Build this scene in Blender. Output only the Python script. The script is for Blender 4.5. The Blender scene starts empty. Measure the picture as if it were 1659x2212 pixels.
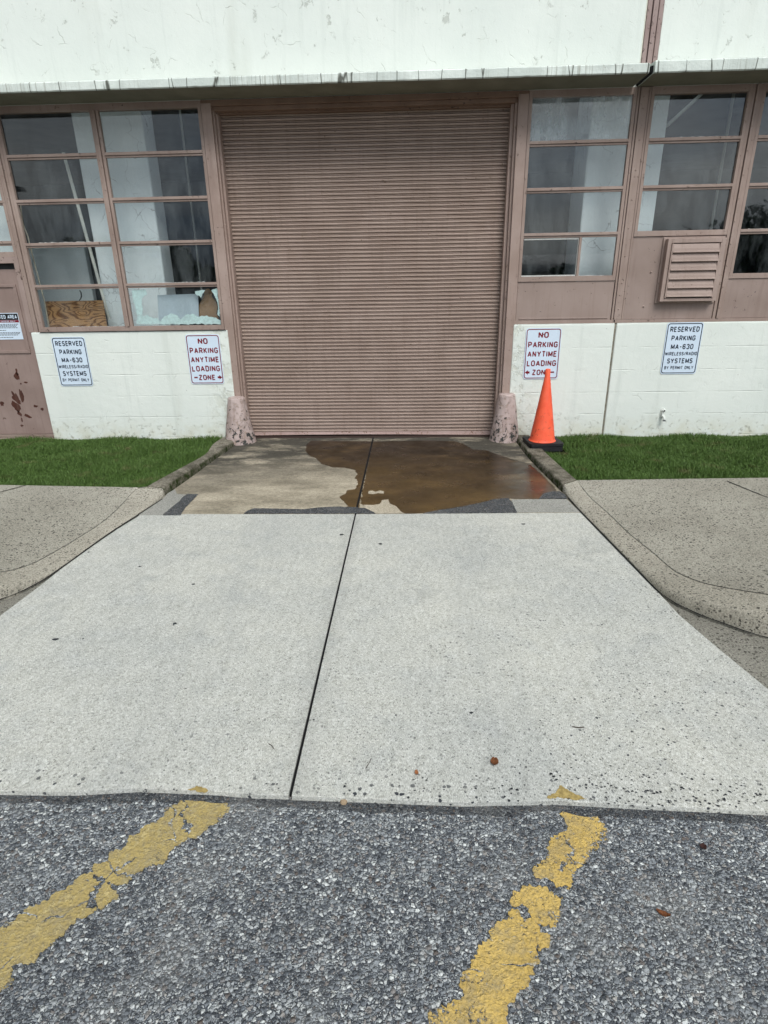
import bpy, bmesh, math, random
import numpy as np
from mathutils import Vector, Matrix, geometry, noise as mnoise
random.seed(7); rng = np.random.default_rng(7)
R = math.radians
sc = bpy.context.scene; COL = sc.collection

# ------------------------------------------------------------ camera, sky, sun, exposure
FPX = 1259.775; CAM = Vector((0.2243, -7.4823, 1.8668))
PIT, YAW, ROL = R(21.1129), R(-2.5721), R(-0.93068)
_f = Vector((math.sin(YAW)*math.cos(PIT), math.cos(YAW)*math.cos(PIT), -math.sin(PIT)))
_r = Vector((math.cos(YAW), -math.sin(YAW), 0)); _u = _r.cross(_f)
_r, _u = (math.cos(ROL)*_r + math.sin(ROL)*_u), (-math.sin(ROL)*_r + math.cos(ROL)*_u)
cd = bpy.data.cameras.new('camera'); cam = bpy.data.objects.new('camera', cd); COL.objects.link(cam)
cd.sensor_fit = 'HORIZONTAL'; cd.sensor_width = 36; cd.lens = FPX/1659*36; cd.clip_start = .05; cd.clip_end = 2000
m = Matrix((_r, _u, -_f)).transposed().to_4x4(); m.translation = CAM; cam.matrix_world = m
sc.camera = cam

SUN_EL, SUN_ROT = R(50), R(160)          # rotation clockwise from +Y: behind the viewer, to the right
w = bpy.data.worlds.new('World'); sc.world = w; w.use_nodes = True
nt = w.node_tree; bg = nt.nodes['Background']
sky = nt.nodes.new('ShaderNodeTexSky'); sky.sky_type = 'NISHITA'; sky.sun_disc = False
sky.sun_elevation = SUN_EL; sky.sun_rotation = SUN_ROT; sky.air_density = 1; sky.dust_density = 4; sky.ozone_density = 1
# overcast: the sky's light is greyed and broken by cloud
bw = nt.nodes.new('ShaderNodeRGBToBW'); nt.links.new(sky.outputs[0], bw.inputs[0])
tint = nt.nodes.new('ShaderNodeMixRGB'); tint.blend_type = 'MULTIPLY'; tint.inputs[0].default_value = 1
nt.links.new(bw.outputs[0], tint.inputs[1]); tint.inputs[2].default_value = (.93, 1.0, 1.03, 1)
mx = nt.nodes.new('ShaderNodeMixRGB'); mx.inputs[0].default_value = .86
nt.links.new(sky.outputs[0], mx.inputs[1]); nt.links.new(tint.outputs[0], mx.inputs[2])
tc = nt.nodes.new('ShaderNodeTexCoord'); mp = nt.nodes.new('ShaderNodeMapping'); mp.inputs['Scale'].default_value = (1.5, 1.5, 5)
nz = nt.nodes.new('ShaderNodeTexNoise'); nz.inputs['Scale'].default_value = 1.3; nz.inputs['Detail'].default_value = 5
nt.links.new(tc.outputs['Generated'], mp.inputs[0]); nt.links.new(mp.outputs[0], nz.inputs[0])
cr = nt.nodes.new('ShaderNodeValToRGB'); cr.color_ramp.elements[0].position = .35; cr.color_ramp.elements[0].color = (.40, .48, .60, 1)
cr.color_ramp.elements[1].position = .68; cr.color_ramp.elements[1].color = (1.15, 1.13, 1.1, 1)
nt.links.new(nz.outputs[0], cr.inputs[0])
ml = nt.nodes.new('ShaderNodeMixRGB'); ml.blend_type = 'MULTIPLY'; ml.inputs[0].default_value = 1
nt.links.new(mx.outputs[0], ml.inputs[1]); nt.links.new(cr.outputs[0], ml.inputs[2]); nt.links.new(ml.outputs[0], bg.inputs[0])
bg.inputs[1].default_value = .13
sl = bpy.data.lights.new('sun', 'SUN'); sl.energy = 1.5; sl.angle = R(30); sl.color = (1, .97, .92)
so = bpy.data.objects.new('sun', sl); COL.objects.link(so)
so.rotation_euler = (R(90)-SUN_EL, 0, math.pi-SUN_ROT)
sc.view_settings.view_transform = 'Standard'; sc.view_settings.look = 'None'; sc.view_settings.gamma = 1
sc.view_settings.exposure = 0.40
sc.render.film_transparent = False

# ------------------------------------------------------------ measuring: photo position -> point on a real plane
def _ray(px, py): return _f + _r*((px-829.5)/FPX) - _u*((py-1106)/FPX)
def gp(px, py, z=0.):
    d = _ray(px, py); p = CAM + d*((z-CAM.z)/d.z); return (p.x, p.y)
def wp(px, py, y=0.):
    d = _ray(px, py); p = CAM + d*((y-CAM.y)/d.y); return (p.x, p.z)

# ------------------------------------------------------------ node helper
class G:
    def __init__(s, name):
        s.m = bpy.data.materials.new(name); s.m.use_nodes = True; s.t = s.m.node_tree
        s.b = s.t.nodes['Principled BSDF']; s.out = s.t.nodes['Material Output']
    def n(s, typ, **kw):
        nd = s.t.nodes.new('ShaderNode'+typ)
        for k, v in kw.items(): setattr(nd, k, v)
        return nd
    def put(s, sock, v):
        if v is None: return
        if isinstance(v, bpy.types.NodeSocket): s.t.links.new(v, sock)
        elif isinstance(v, tuple) and len(v) == 3 and sock.type == 'RGBA': sock.default_value = (*v, 1)
        else: sock.default_value = v
    def pos(s, sx=1, sy=1, sz=1, off=(0, 0, 0)):
        g = s.n('NewGeometry'); mp = s.n('Mapping'); s.put(mp.inputs[0], g.outputs['Position'])
        mp.inputs['Scale'].default_value = (sx, sy, sz); mp.inputs['Location'].default_value = off
        return mp.outputs[0]
    def xyz(s):
        g = s.n('NewGeometry'); x = s.n('SeparateXYZ'); s.put(x.inputs[0], g.outputs['Position']); return x.outputs
    def noise(s, v, scale, detail=4, rough=.55, dist=0, col=False):
        n = s.n('TexNoise'); s.put(n.inputs['Vector'], v); n.inputs['Scale'].default_value = scale
        n.inputs['Detail'].default_value = detail; n.inputs['Roughness'].default_value = rough; n.inputs['Distortion'].default_value = dist
        return n.outputs['Color' if col else 'Fac']
    def vor(s, v, scale, feature='F1', out='Distance', rnd=1):
        n = s.n('TexVoronoi', feature=feature); s.put(n.inputs['Vector'], v); n.inputs['Scale'].default_value = scale
        n.inputs['Randomness'].default_value = rnd; return n.outputs[out]
    def warp(s, v, scale, amt, detail=3):
        c = s.noise(v, scale, detail, col=True); a = s.n('VectorMath', operation='MULTIPLY_ADD')
        s.put(a.inputs[0], c); a.inputs[1].default_value = (amt,)*3; s.put(a.inputs[2], v); return a.outputs[0]
    def mr(s, f, a, b, c=0., d=1., smooth=False):
        n = s.n('MapRange', interpolation_type='SMOOTHSTEP' if smooth else 'LINEAR'); s.put(n.inputs[0], f)
        for i, x in enumerate((a, b, c, d)): s.put(n.inputs[i+1], x)
        return n.outputs[0]
    def ma(s, op, a, b=None):
        n = s.n('Math', operation=op); s.put(n.inputs[0], a)
        if b is not None: s.put(n.inputs[1], b)
        return n.outputs[0]
    def mul(s, a, b): return s.ma('MULTIPLY', a, b)
    def mix(s, f, a, b, blend='MIX'):
        n = s.n('MixRGB', blend_type=blend); s.put(n.inputs[0], f); s.put(n.inputs[1], a); s.put(n.inputs[2], b); return n.outputs[0]
    def ramp(s, f, els, interp='LINEAR'):
        n = s.n('ValToRGB'); r = n.color_ramp; r.interpolation = interp
        while len(r.elements) < len(els): r.elements.new(.5)
        for e, (p, c) in zip(r.elements, els): e.position = p; e.color = (*c, 1) if isinstance(c, tuple) else (c, c, c, 1)
        s.put(n.inputs[0], f); return n.outputs[0]
    def bump(s, h, st=.5, dist=.01, nrm=None):
        n = s.n('Bump'); n.inputs['Strength'].default_value = st; n.inputs['Distance'].default_value = dist
        s.put(n.inputs['Height'], h); s.put(n.inputs['Normal'], nrm); return n.outputs[0]
    def fin(s, col, rough=.8, nrm=None, spec=.3, metal=0.):
        s.put(s.b.inputs['Base Color'], col); s.put(s.b.inputs['Roughness'], rough); s.put(s.b.inputs['Normal'], nrm)
        s.put(s.b.inputs['Specular IOR Level'], spec); s.put(s.b.inputs['Metallic'], metal); return s.m

# ------------------------------------------------------------ materials
def m_wall(name, lower):
    g = G(name); p = g.pos(); X, Y, Z = g.xyz()
    wob = g.warp(p, 2.2, .35, 4)
    base = g.mix(g.mr(g.noise(p, .8, 5), .35, .7), (.70, .735, .675), (.77, .795, .73))
    # grime: faint vertical streaks and mottling
    st = g.noise(g.pos(5, 1, .35), 1.6, 6, .65); base = g.mix(g.mr(st, .55, .78, 0, .38), base, (.47, .51, .46)); bs = g.noise(g.pos(1, 1, .12), 1.7, 4, .6); base = g.mix(g.mr(bs, .56, .70, 0, .28), base, (.50, .51, .43))
    mot = g.noise(p, 28, 5, .7); base = g.mix(g.mr(mot, .6, .85, 0, .30), base, (.52, .53, .45))
    # flaking and cracks: broken arcs
    ed = g.vor(wob, 3.6 if not lower else 3.0, 'DISTANCE_TO_EDGE')
    msk = g.mr(g.noise(p, 4.5, 4, .6), .53 if not lower else .585, .64)
    cr1 = g.mul(g.mr(ed, .001, .018, 1, 0), msk)
    ed2 = g.vor(g.warp(p, 7, .16, 4), 9, 'DISTANCE_TO_EDGE')
    msk2 = g.mr(g.noise(g.pos(1, 1, 1, (5, 2, 3)), 3.5, 5, .7), .60, .66)
    cr2 = g.mul(g.mr(ed2, .002, .03, 1, 0), msk2)
    cr = g.ma('MAXIMUM', g.mul(cr1, .45), g.mul(cr2, .35)); fl0 = g.mul(g.mr(g.noise(g.warp(g.pos(1, 1, .8), 5, .12), 7, 6, .75), .63, .66), .45 if not lower else .12); cr = g.ma('MAXIMUM', cr, fl0)
    base = g.mix(g.mul(cr, .85 if not lower else .3), base, (.24, .24, .19))
    fine = g.noise(p, 90, 4, .6); blot = g.noise(p, 9, 5, .6)
    h = g.ma('ADD', g.mul(fine, .25), g.mul(blot, .8)); h = g.ma('SUBTRACT', h, g.mul(cr, 1.1))
    if lower:
        # block courses showing through the paint
        zz = g.ma('ADD', Z, g.mul(g.noise(g.pos(3, 3, 3), 1, 2), .012))
        fr = g.ma('FRACT', g.mul(g.ma('ADD', zz, .083), 1/.272))
        d = g.ma('ABSOLUTE', g.ma('SUBTRACT', fr, .5))
        ln = g.mul(g.mr(d, .0, .028, 1, 0), g.mr(g.noise(g.pos(1, 1, 1), 2.5, 4), .44, .6, .0, .6))
        h = g.ma('SUBTRACT', h, g.mul(ln, 1.3)); base = g.mix(g.mul(ln, .12), base, (.42, .43, .36))
        # damp, flaked foot of the wall
        foot = g.mul(g.mr(Z, .02, .34, 1, 0, True), g.mr(g.noise(p, 5, 6, .7), .38, .62))
        base = g.mix(g.mul(foot, .6), base, (.55, .52, .37))
        fl = g.mul(g.mr(Z, .0, .42, 1, 0), g.mr(g.noise(g.warp(p, 14, .06), 16, 6, .75), .57, .63))
        base = g.mix(g.mul(fl, .75), base, (.30, .28, .21)); h = g.ma('SUBTRACT', h, g.mul(fl, .8))
        a = g.mr(g.ma('ABSOLUTE', g.ma('SUBTRACT', g.mul(X, 1.), -2.12)), .0, .30, 1, 0)
        b = g.mr(g.ma('ABSOLUTE', g.ma('SUBTRACT', g.mul(X, 1.), 1.6)), .0, .30, 1, 0)
        ef = g.mul(g.ma('MAXIMUM', a, b), g.mr(g.noise(g.warp(p, 9, .1), 9, 6, .7), .5, .58))
        base = g.mix(g.mul(ef, .35), base, (.50, .49, .36)); h = g.ma('SUBTRACT', h, g.mul(ef, .9))
        sp = g.mr(g.vor(p, 5.5), .018, .035, 1, 0); base = g.mix(g.mul(sp, .7), base, (.2, .18, .14))
    return g.fin(base, .75, g.bump(h, .55, .010), .25)
M_WALL = m_wall('white painted wall', False); M_BASE = m_wall('white painted block', True)

def m_ledge():
    g = G('weathered painted concrete ledge'); p = g.pos(); X, Y, Z = g.xyz()
    base = g.mix(g.mr(g.noise(p, 3, 5), .4, .65), (.56, .60, .55), (.72, .76, .70))
    v = g.pos(26, 1, .6); st = g.noise(v, 1.8, 5, .7)
    msk = g.mr(g.noise(g.pos(1, 1, 1), 1.1, 3), .40, .62)
    base = g.mix(g.mul(g.mr(st, .49, .66), g.mul(msk, .85)), base, (.20, .19, .14))
    ck = g.vor(g.warp(g.pos(1, .1, .12), 6, .10), 3.0, 'DISTANCE_TO_EDGE')
    base = g.mix(g.mr(ck, .003, .016, .9, 0), base, (.06, .06, .045))
    sp = g.mr(g.noise(p, 22, 5, .7), .64, .70); base = g.mix(g.mul(sp, .6), base, (.25, .24, .18))
    return g.fin(base, .85, g.bump(g.noise(p, 35, 5), .5, .01), .2)
M_LEDGE = m_ledge()
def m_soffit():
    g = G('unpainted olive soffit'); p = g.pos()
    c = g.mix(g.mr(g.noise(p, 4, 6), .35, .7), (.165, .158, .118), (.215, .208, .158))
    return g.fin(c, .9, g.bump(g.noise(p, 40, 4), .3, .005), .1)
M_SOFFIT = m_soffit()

def m_brown(name, chips=.0, c1=(.282, .205, .170), c2=(.368, .28, .238), chipcol=(.05, .028, .02), cs=22, streak=False):
    g = G(name); p = g.pos(); X, Y, Z = g.xyz()
    base = g.mix(g.mr(g.noise(p, 2.2, 5), .35, .68), c1, c2)
    st = g.noise(g.pos(14, 14, .8), 1.4, 5, .7); base = g.mix(g.mr(st, .52, .75, 0, .45), base, (.19, .125, .10))
    h = g.mul(g.noise(p, 120, 3), .3)
    lt = g.mr(g.noise(g.pos(1, 1, 1, (3, 1, 7)), cs*1.7, 5, .7), .68, .72)
    if chips:
        base = g.mix(g.mul(lt, .4), base, (.48, .42, .37))
        c = g.mul(g.mr(g.noise(g.warp(p, cs, .03), cs, 6, .72), .645-.10*chips, .665-.10*chips), g.mr(g.noise(p, 3, 3), .42, .58))
        base = g.mix(c, base, chipcol); h = g.ma('SUBTRACT', h, c)
    return g.fin(base, .62, g.bump(h, .4, .003), .35)
M_BROWN = m_brown('pinkish brown frame paint', .25)
M_FRAMEUP = m_brown('brown paint of door head', .3, (.17, .105, .07), (.24, .155, .11))
M_PANEL = m_brown('pinkish brown sheet panel', .06, (.275, .204, .172), (.335, .255, .22))
M_VENT = m_brown('brown vent paint', .12, (.31, .228, .192), (.38, .288, .247), cs=34)
M_SHUT = m_brown('brown shutter enamel', .12, (.35, .26, .213), (.42, .32, .268), (.12, .075, .05), 18)
M_SHUTBAR = m_brown('scuffed shutter bottom bar', .9, (.36, .25, .22), (.43, .32, .29), (.13, .06, .03), 30)
M_DOOR = m_brown('brown steel door paint', .05, (.25, .178, .152), (.32, .235, .205), (.07, .03, .02), 14)
M_RUST = m_brown('rusty bare steel', 0, (.05, .018, .012), (.10, .035, .022))

def m_bollard():
    g = G('chipped pink bollard paint'); p = g.pos(); X, Y, Z = g.xyz()
    base = g.mix(g.mr(g.noise(g.pos(1, 1, .35), 12, 5), .35, .7), (.40, .305, .275), (.54, .435, .405))
    c1 = g.mr(g.noise(g.warp(p, 20, .03), 24, 6, .75), .545, .575); lowm = g.mr(Z, .05, .5, .0, -.07)
    dk = g.mr(g.ma('ADD', g.noise(g.warp(p, 18, .04), 17, 5, .7), g.mr(Z, .06, .42, .085, -.01)), .615, .63)
    base = g.mix(g.mul(c1, .55), base, (.34, .25, .18)); base = g.mix(dk, base, (.055, .055, .05))
    h = g.ma('SUBTRACT', g.noise(p, 14, 5), g.ma('ADD', g.mul(c1, .35), g.mul(dk, .6)))
    return g.fin(base, .7, g.bump(h, .8, .012), .3)
M_BOLL = m_bollard()

def grains(g, scale, amt, colr, thr=.6):
    """sparse dark stones showing in concrete"""
    v = g.warp(g.pos(), 40, .012); n = g.n('TexVoronoi', feature='F1'); g.put(n.inputs['Vector'], v); n.inputs['Scale'].default_value = scale
    sp = g.n('SeparateColor'); g.put(sp.inputs[0], n.outputs['Color'])
    pick = g.mr(sp.outputs[0], thr, thr+.02); size = g.mr(sp.outputs[1], 0, 1, .12, .42)
    return g.mul(g.mr(n.outputs['Distance'], size, g.ma('ADD', size, .045), 1, 0), g.mul(pick, amt))

def m_slab():
    g = G('pale broomed driveway concrete'); p = g.pos(); X, Y, Z = g.xyz()
    base = g.mix(g.mr(g.noise(p, .9, 6, .6), .33, .68), (.455, .455, .42), (.545, .535, .478))
    base = g.mix(g.mr(g.noise(p, 3.5, 5, .65), .50, .72, 0, .32), base, (.33, .345, .345))
    fn = g.noise(g.pos(1.8, .5, 1), 190, 4, .75); base = g.mix(.75, base, g.ramp(fn, [(.33, .15), (.5, .5), (.68, .85)]), 'OVERLAY')
    fn2 = g.noise(p, 260, 3, .8); base = g.mix(.45, base, g.ramp(fn2, [(.32, .25), (.5, .5), (.7, .8)]), 'OVERLAY')
    vn = g.n('TexVoronoi', feature='F1'); g.put(vn.inputs['Vector'], g.pos(1, .8, 1)); vn.inputs['Scale'].default_value = 120
    vs_ = g.n('SeparateColor'); g.put(vs_.inputs[0], vn.outputs['Color']); base = g.mix(.33, base, g.ramp(vs_.outputs[0], [(0, .12), (.25, .42), (.75, .58), (1, .85)]), 'OVERLAY')
    bl = g.noise(g.pos(1, .22, 1), 30, 5, .7); base = g.mix(.2, base, g.ramp(bl, [(.35, .25), (.5, .5), (.66, .75)]), 'OVERLAY')
    st1 = g.mul(g.mr(g.noise(g.warp(p, 2, .3), 1.9, 6, .7), .60, .70), .30); base = g.mix(st1, base, (.22, .23, .225))
    tk = g.mul(g.mr(g.ma('ABSOLUTE', g.ma('SUBTRACT', g.ma('ABSOLUTE', g.ma('ADD', X, .15)), .82)), .05, .26, 1, 0, True), g.mr(g.noise(g.pos(2, .5, 1), 3, 5, .7), .38, .66, 0, .22)); base = g.mix(tk, base, (.27, .285, .29))
    jd = g.mr(g.ma('ABSOLUTE', g.ma('SUBTRACT', X, -.243)), .0, .10, 1, 0); base = g.mix(g.mul(jd, g.mul(g.noise(p, 8, 4), .45)), base, (.2, .2, .19))
    dens = g.mr(g.ma('ADD', g.mul(X, .16), g.mul(Y, -.14)), .25, 1.0)
    dens = g.mul(dens, g.mr(g.noise(p, 1.6, 4), .35, .6, .35, 1))
    s1 = g.mul(grains(g, 62, 1, None, .86), dens); s2 = g.mul(grains(g, 120, .8, None, .85), g.mr(dens, 0, 1, .45, 1))
    edge = g.mr(Y, -5.55, -5.74, 0, 1); s3 = g.mul(grains(g, 48, 1, None, .72), g.mul(edge, g.mr(g.noise(p, 4, 3), .42, .5)))
    rare = g.mul(s1, .5)
    sm = g.ma('MAXIMUM', g.ma('MAXIMUM', s1, s2), g.ma('MAXIMUM', s3, rare))
    base = g.mix(sm, base, (.045, .048, .055))
    h = g.ma('SUBTRACT', g.ma('ADD', g.mul(fn, .5), g.mul(fn2, .4)), g.mul(sm, .6))
    return g.fin(base, .9, g.bump(h, .5, .0025), .2)
M_SLAB = m_slab()

def m_walk(name, c1, c2, cur=1.):
    g = G(name); p = g.pos()
    base = g.mix(g.mr(g.noise(p, 1.1, 6, .6), .35, .68), c1, c2)
    fn = g.noise(p, 95, 5, .8); base = g.mix(.75, base, g.ramp(fn, [(.33, .16), (.5, .5), (.68, .85)]), 'OVERLAY')
    zone = g.mr(g.noise(p, .9, 3), .40, .52, .45, 1)
    s1 = g.mul(grains(g, 50, 1, None, .55), zone); s2 = grains(g, 90, .9, None, .60)
    sm = g.mul(g.ma('MAXIMUM', s1, s2), cur); base = g.mix(sm, base, (.055, .050, .042))
    lt = grains(g, 88, .6, None, .84); base = g.mix(g.mul(lt, .6), base, (.55, .51, .44))
    h = g.ma('SUBTRACT', g.mul(fn, .8), g.mul(sm, .5))
    return g.fin(base, .92, g.bump(h, .8, .006), .15)
M_WALK = m_walk('exposed aggregate sidewalk concrete', (.30, .278, .228), (.395, .37, .308))
M_CURB = m_walk('tan curb concrete', (.33, .303, .245), (.425, .392, .325), .9)
M_GUT = m_walk('coarse gutter concrete', (.20, .188, .158), (.27, .255, .215), 1.)

def m_curbold():
    g = G('weathered old curb'); p = g.pos(); X, Y, Z = g.xyz()
    base = g.mix(g.mr(g.noise(p, 6, 6, .7), .38, .64), (.11, .10, .075), (.30, .27, .215))
    fn = g.noise(p, 70, 5, .8); base = g.mix(.8, base, g.ramp(fn, [(.33, .12), (.5, .5), (.66, .9)]), 'OVERLAY')
    g2 = g.n('NewGeometry'); s = g.n('SeparateXYZ'); g.put(s.inputs[0], g2.outputs['Normal'])
    moss = g.mul(g.mr(s.outputs[2], .3, .75, 1, 0), g.mr(g.noise(p, 14, 4), .35, .6))
    base = g.mix(moss, base, (.035, .048, .016))
    return g.fin(base, .95, g.bump(g.ma('ADD', fn, g.noise(p, 20, 4)), 1, .012), .1)
M_CURBOLD = m_curbold()

def apron_color(g):
    p = g.pos(); X, Y, Z = g.xyz()
    base = g.mix(g.mr(g.noise(g.pos(1, 2, 1), 1.6, 6, .65), .36, .66), (.26, .225, .165), (.50, .435, .33))
    soot = g.noise(g.warp(g.pos(1, 2.2, 1), 3, .25), 2.1, 6, .7)
    near = g.mr(g.ma('ADD', Y, g.mul(g.ma('ABSOLUTE', g.ma('ADD', X, .3)), .38)), -1.9, -.35)
    so_ = g.mul(g.mr(soot, .30, .52), near); base = g.mix(g.mul(so_, .90), base, (.042, .040, .034))
    gr = g.noise(g.pos(1, 1.6, 1), 26, 6, .8); base = g.mix(.6, base, g.ramp(gr, [(.3, .15), (.5, .5), (.7, .8)]), 'OVERLAY')
    fn = g.noise(p, 120, 4, .8); base = g.mix(.55, base, g.ramp(fn, [(.3, .2), (.5, .5), (.7, .82)]), 'OVERLAY')
    return base, g.ma('ADD', g.mul(fn, .6), gr)
def m_apron():
    g = G('stained apron concrete'); c, h = apron_color(g); return g.fin(c, .9, g.bump(h, .6, .006), .2)
M_APRON = m_apron()
def m_wet():
    g = G('wet stained concrete'); p = g.pos(); X, Y, Z = g.xyz()
    c, h = apron_color(g)
    c = g.mix(1, c, g.mix(g.mr(g.noise(g.pos(1, 1.5, 1), 1.5, 5), .35, .65), (.165, .115, .058), (.28, .195, .085)), 'MULTIPLY')
    rg = g.mr(g.noise(p, 4, 5), .35, .7, .24, .50)
    g.put(g.b.inputs['Coat Weight'], g.mr(g.noise(g.pos(1, 1, 1, (4, 4, 4)), 2.2, 4), .36, .6, .04, .32)); g.put(g.b.inputs['Coat Roughness'], .13); g.put(g.b.inputs['Coat IOR'], 1.33)
    return g.fin(c, rg, g.bump(h, .2, .003), .34)
M_WET = m_wet()

def asphalt_nodes(g, sc1=74, dark=1.):
    v = g.warp(g.pos(), 60, .006, 2); X, Y, Z = g.xyz()
    def layer(scale, lo, hi):
        n = g.n('TexVoronoi', feature='F1'); g.put(n.inputs['Vector'], v); n.inputs['Scale'].default_value = scale
        e = g.vor(v, scale, 'DISTANCE_TO_EDGE'); sp = g.n('SeparateColor'); g.put(sp.inputs[0], n.outputs['Color'])
        val = g.ramp(sp.outputs[0], [(0, (.065*dark, .071*dark, .082*dark)), (.24, (.175*dark, .190*dark, .208*dark)), (.55, (.33*dark, .350*dark, .365*dark)), (.84, (.50*dark, .515*dark, .51*dark)), (1, (.80*dark, .82*dark, .79*dark))])
        warm = g.mix(g.mr(sp.outputs[1], .82, .9, 0, .45), val, (.24, .17, .12))
        size = g.mr(sp.outputs[2], 0, 1, .03, .13)
        mask = g.mr(e, size, g.ma('ADD', size, .05))
        dome = g.mr(n.outputs['Distance'], 0, .6, 1, 0)
        return warm, mask, g.mul(dome, mask)
    c1, m1, h1 = layer(sc1, .05, .1); c2, m2, h2 = layer(sc1*2.1, .04, .09)
    tar = g.mix(g.noise(v, 300, 3, .7), (.009, .011, .015), (.040, .046, .055))
    c = g.mix(g.mul(m2, .9), tar, g.mix(.12, c2, (.06, .066, .075)))
    c = g.mix(m1, c, c1)
    fine = g.noise(v, 500, 3, .8); c = g.mix(.35, c, g.ramp(fine, [(.3, .25), (.5, .5), (.7, .78)]), 'OVERLAY')
    big = g.noise(g.pos(), 1.3, 4); c = g.mix(g.mr(big, .4, .75, 0, .2), c, (.06, .064, .072)); w2 = g.noise(g.pos(1, 1, 1, (2, 6, 0)), 4.5, 4, .6); c = g.mix(g.mr(w2, .5, .68, 0, .16), c, (.045, .049, .056)); c = g.mix(g.mr(g.noise(g.pos(1, 1, 1, (8, 1, 0)), 2.6, 4), .55, .7, 0, .22), c, (.42, .41, .38))
    h = g.ma('ADD', h1, g.mul(h2, .35))
    return c, h
def m_asph(name, s=74, dark=1., bst=1.):
    g = G(name); c, h = asphalt_nodes(g, s, dark); return g.fin(c, .7, g.bump(h, bst, .010), .35)
M_ASPH = m_asph('coarse worn asphalt')
M_PATCH = m_asph('fine patch asphalt', 95, .42, 1.)
def m_yellow(name, pa, pb, hw, olive):
    """road paint worn through towards the sides of a stripe whose centre line runs pa -> pb"""
    g = G(name); ca, ha = asphalt_nodes(g); p = g.pos(); X, Y, Z = g.xyz()
    d = (Vector(pb)-Vector(pa)).normalized(); nx_, ny_ = -d.y, d.x; c0 = nx_*pa[0]+ny_*pa[1]
    dist = g.ma('ABSOLUTE', g.ma('SUBTRACT', g.ma('ADD', g.mul(X, nx_), g.mul(Y, ny_)), c0)); e = g.mr(dist, hw*.55, hw*1.08)
    col = g.mix(g.mr(g.noise(p, 7, 5, .6), .35, .65), (.54, .365, .10), (.68, .47, .14))
    if olive: col = g.mix(.75, col, (.385, .305, .125))
    rid = g.noise(g.warp(g.pos(), 8, .10), 26, 3, .5); ridge = g.mr(g.ma('ABSOLUTE', g.ma('SUBTRACT', rid, .5)), 0, .04, 1, 0)
    if olive: col = g.mix(g.mul(ridge, .55), col, (.64, .53, .27))
    dirt = g.noise(p, 60, 6, .8); col = g.mix(g.mr(dirt, .44, .66, 0, .75 if olive else .6), col, (.24, .20, .125))
    d2 = g.noise(p, 9, 5, .7); col = g.mix(g.mr(d2, .52, .68, 0, .5), col, (.27, .235, .16))
    fine = g.noise(p, 70, 5, .85); wear = g.noise(g.warp(p, 20, .02), 14, 5, .8)
    val = g.ma('ADD', g.ma('ADD', g.mul(fine, .55), g.mul(wear, .45)), g.mul(e, .17))
    keep = g.mr(val, .585 if olive else .555, .615 if olive else .59, 1, 0)
    ck = g.vor(g.warp(p, 9, .12, 4), 4.2, 'DISTANCE_TO_EDGE'); cm = g.mr(ck, .006, .014)
    keep = g.mul(keep, g.ma('MAXIMUM', cm, g.mr(g.noise(p, 6, 2), .44, .5)))
    c = g.mix(keep, ca, col)
    h = g.ma('ADD', g.mul(ha, g.mr(keep, 0, 1, 1, .35)), g.mul(keep, .35)); h = g.ma('ADD', h, g.mul(ridge, .2))
    return g.fin(c, .65, g.bump(h, .9, .008), .3)
def simple(name, col, rough=.7, spec=.3, nscale=20, amt=.25, bst=.2, metal=0., bd=.004):
    g = G(name); p = g.pos(); dk = tuple(c*(1-amt) for c in col)
    c = g.mix(g.mr(g.noise(p, nscale, 5, .65), .35, .68), dk, col)
    return g.fin(c, rough, g.bump(g.noise(p, nscale*4, 3), bst, bd), spec, metal)
M_SIGN = simple('white reflective sheeting', (.66, .76, .86), .45, .4, 5, .07, .03)
M_NAVY = simple('dark navy sign ink', (.012, .022, .045), .5, .3)
M_RED = simple('dark red sign ink', (.22, .008, .02), .5, .3)
M_BLACK = simple('black ink', (.012, .012, .013), .5)
M_STEEL = simple('dull bolt steel', (.34, .34, .35), .45, .5, 30, .3, .2, .8)
M_TAR = simple('dark joint filler', (.016, .016, .017), .9, .15)
M_SOIL = simple('lawn soil', (.022, .026, .010), 1, .05, 30, .5, 1., 0, .02)
M_RUBBER = simple('black rubber', (.017, .018, .02), .65, .35, 25, .5, .3)
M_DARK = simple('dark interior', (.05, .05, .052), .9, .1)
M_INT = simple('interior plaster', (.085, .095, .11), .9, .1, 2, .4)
M_INTW = simple('interior white partition', (.80, .86, .85), .9, .1, 3, .12, .3)
M_STRIP = simple('brown threshold', (.05, .03, .024), .8)
M_PIPE = simple('off white pipe', (.60, .60, .54), .6, .3, 8, .15)
M_CARD = simple('brown cardboard', (.27, .17, .095), .85, .15, 7, .25)
M_CLOUDW = simple('white sheet', (.45, .52, .56), .8, .2, 6, .1)
M_FILM = simple('flaking pale green window paint', (.66, .82, .79), .8, .2, 25, .25, .6)
M_FAUC = simple('white painted brass', (.78, .80, .74), .5, .4, 40, .2)
M_LEAF = simple('dry leaf', (.20, .075, .03), .8, .2, 120, .5, .5)
M_PEB = simple('tan pebble', (.42, .31, .20), .8, .2, 90, .3, .5)
M_PUTTY = simple('white glazing putty', (.66, .66, .62), .8, .2, 60, .3, 1.)
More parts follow.
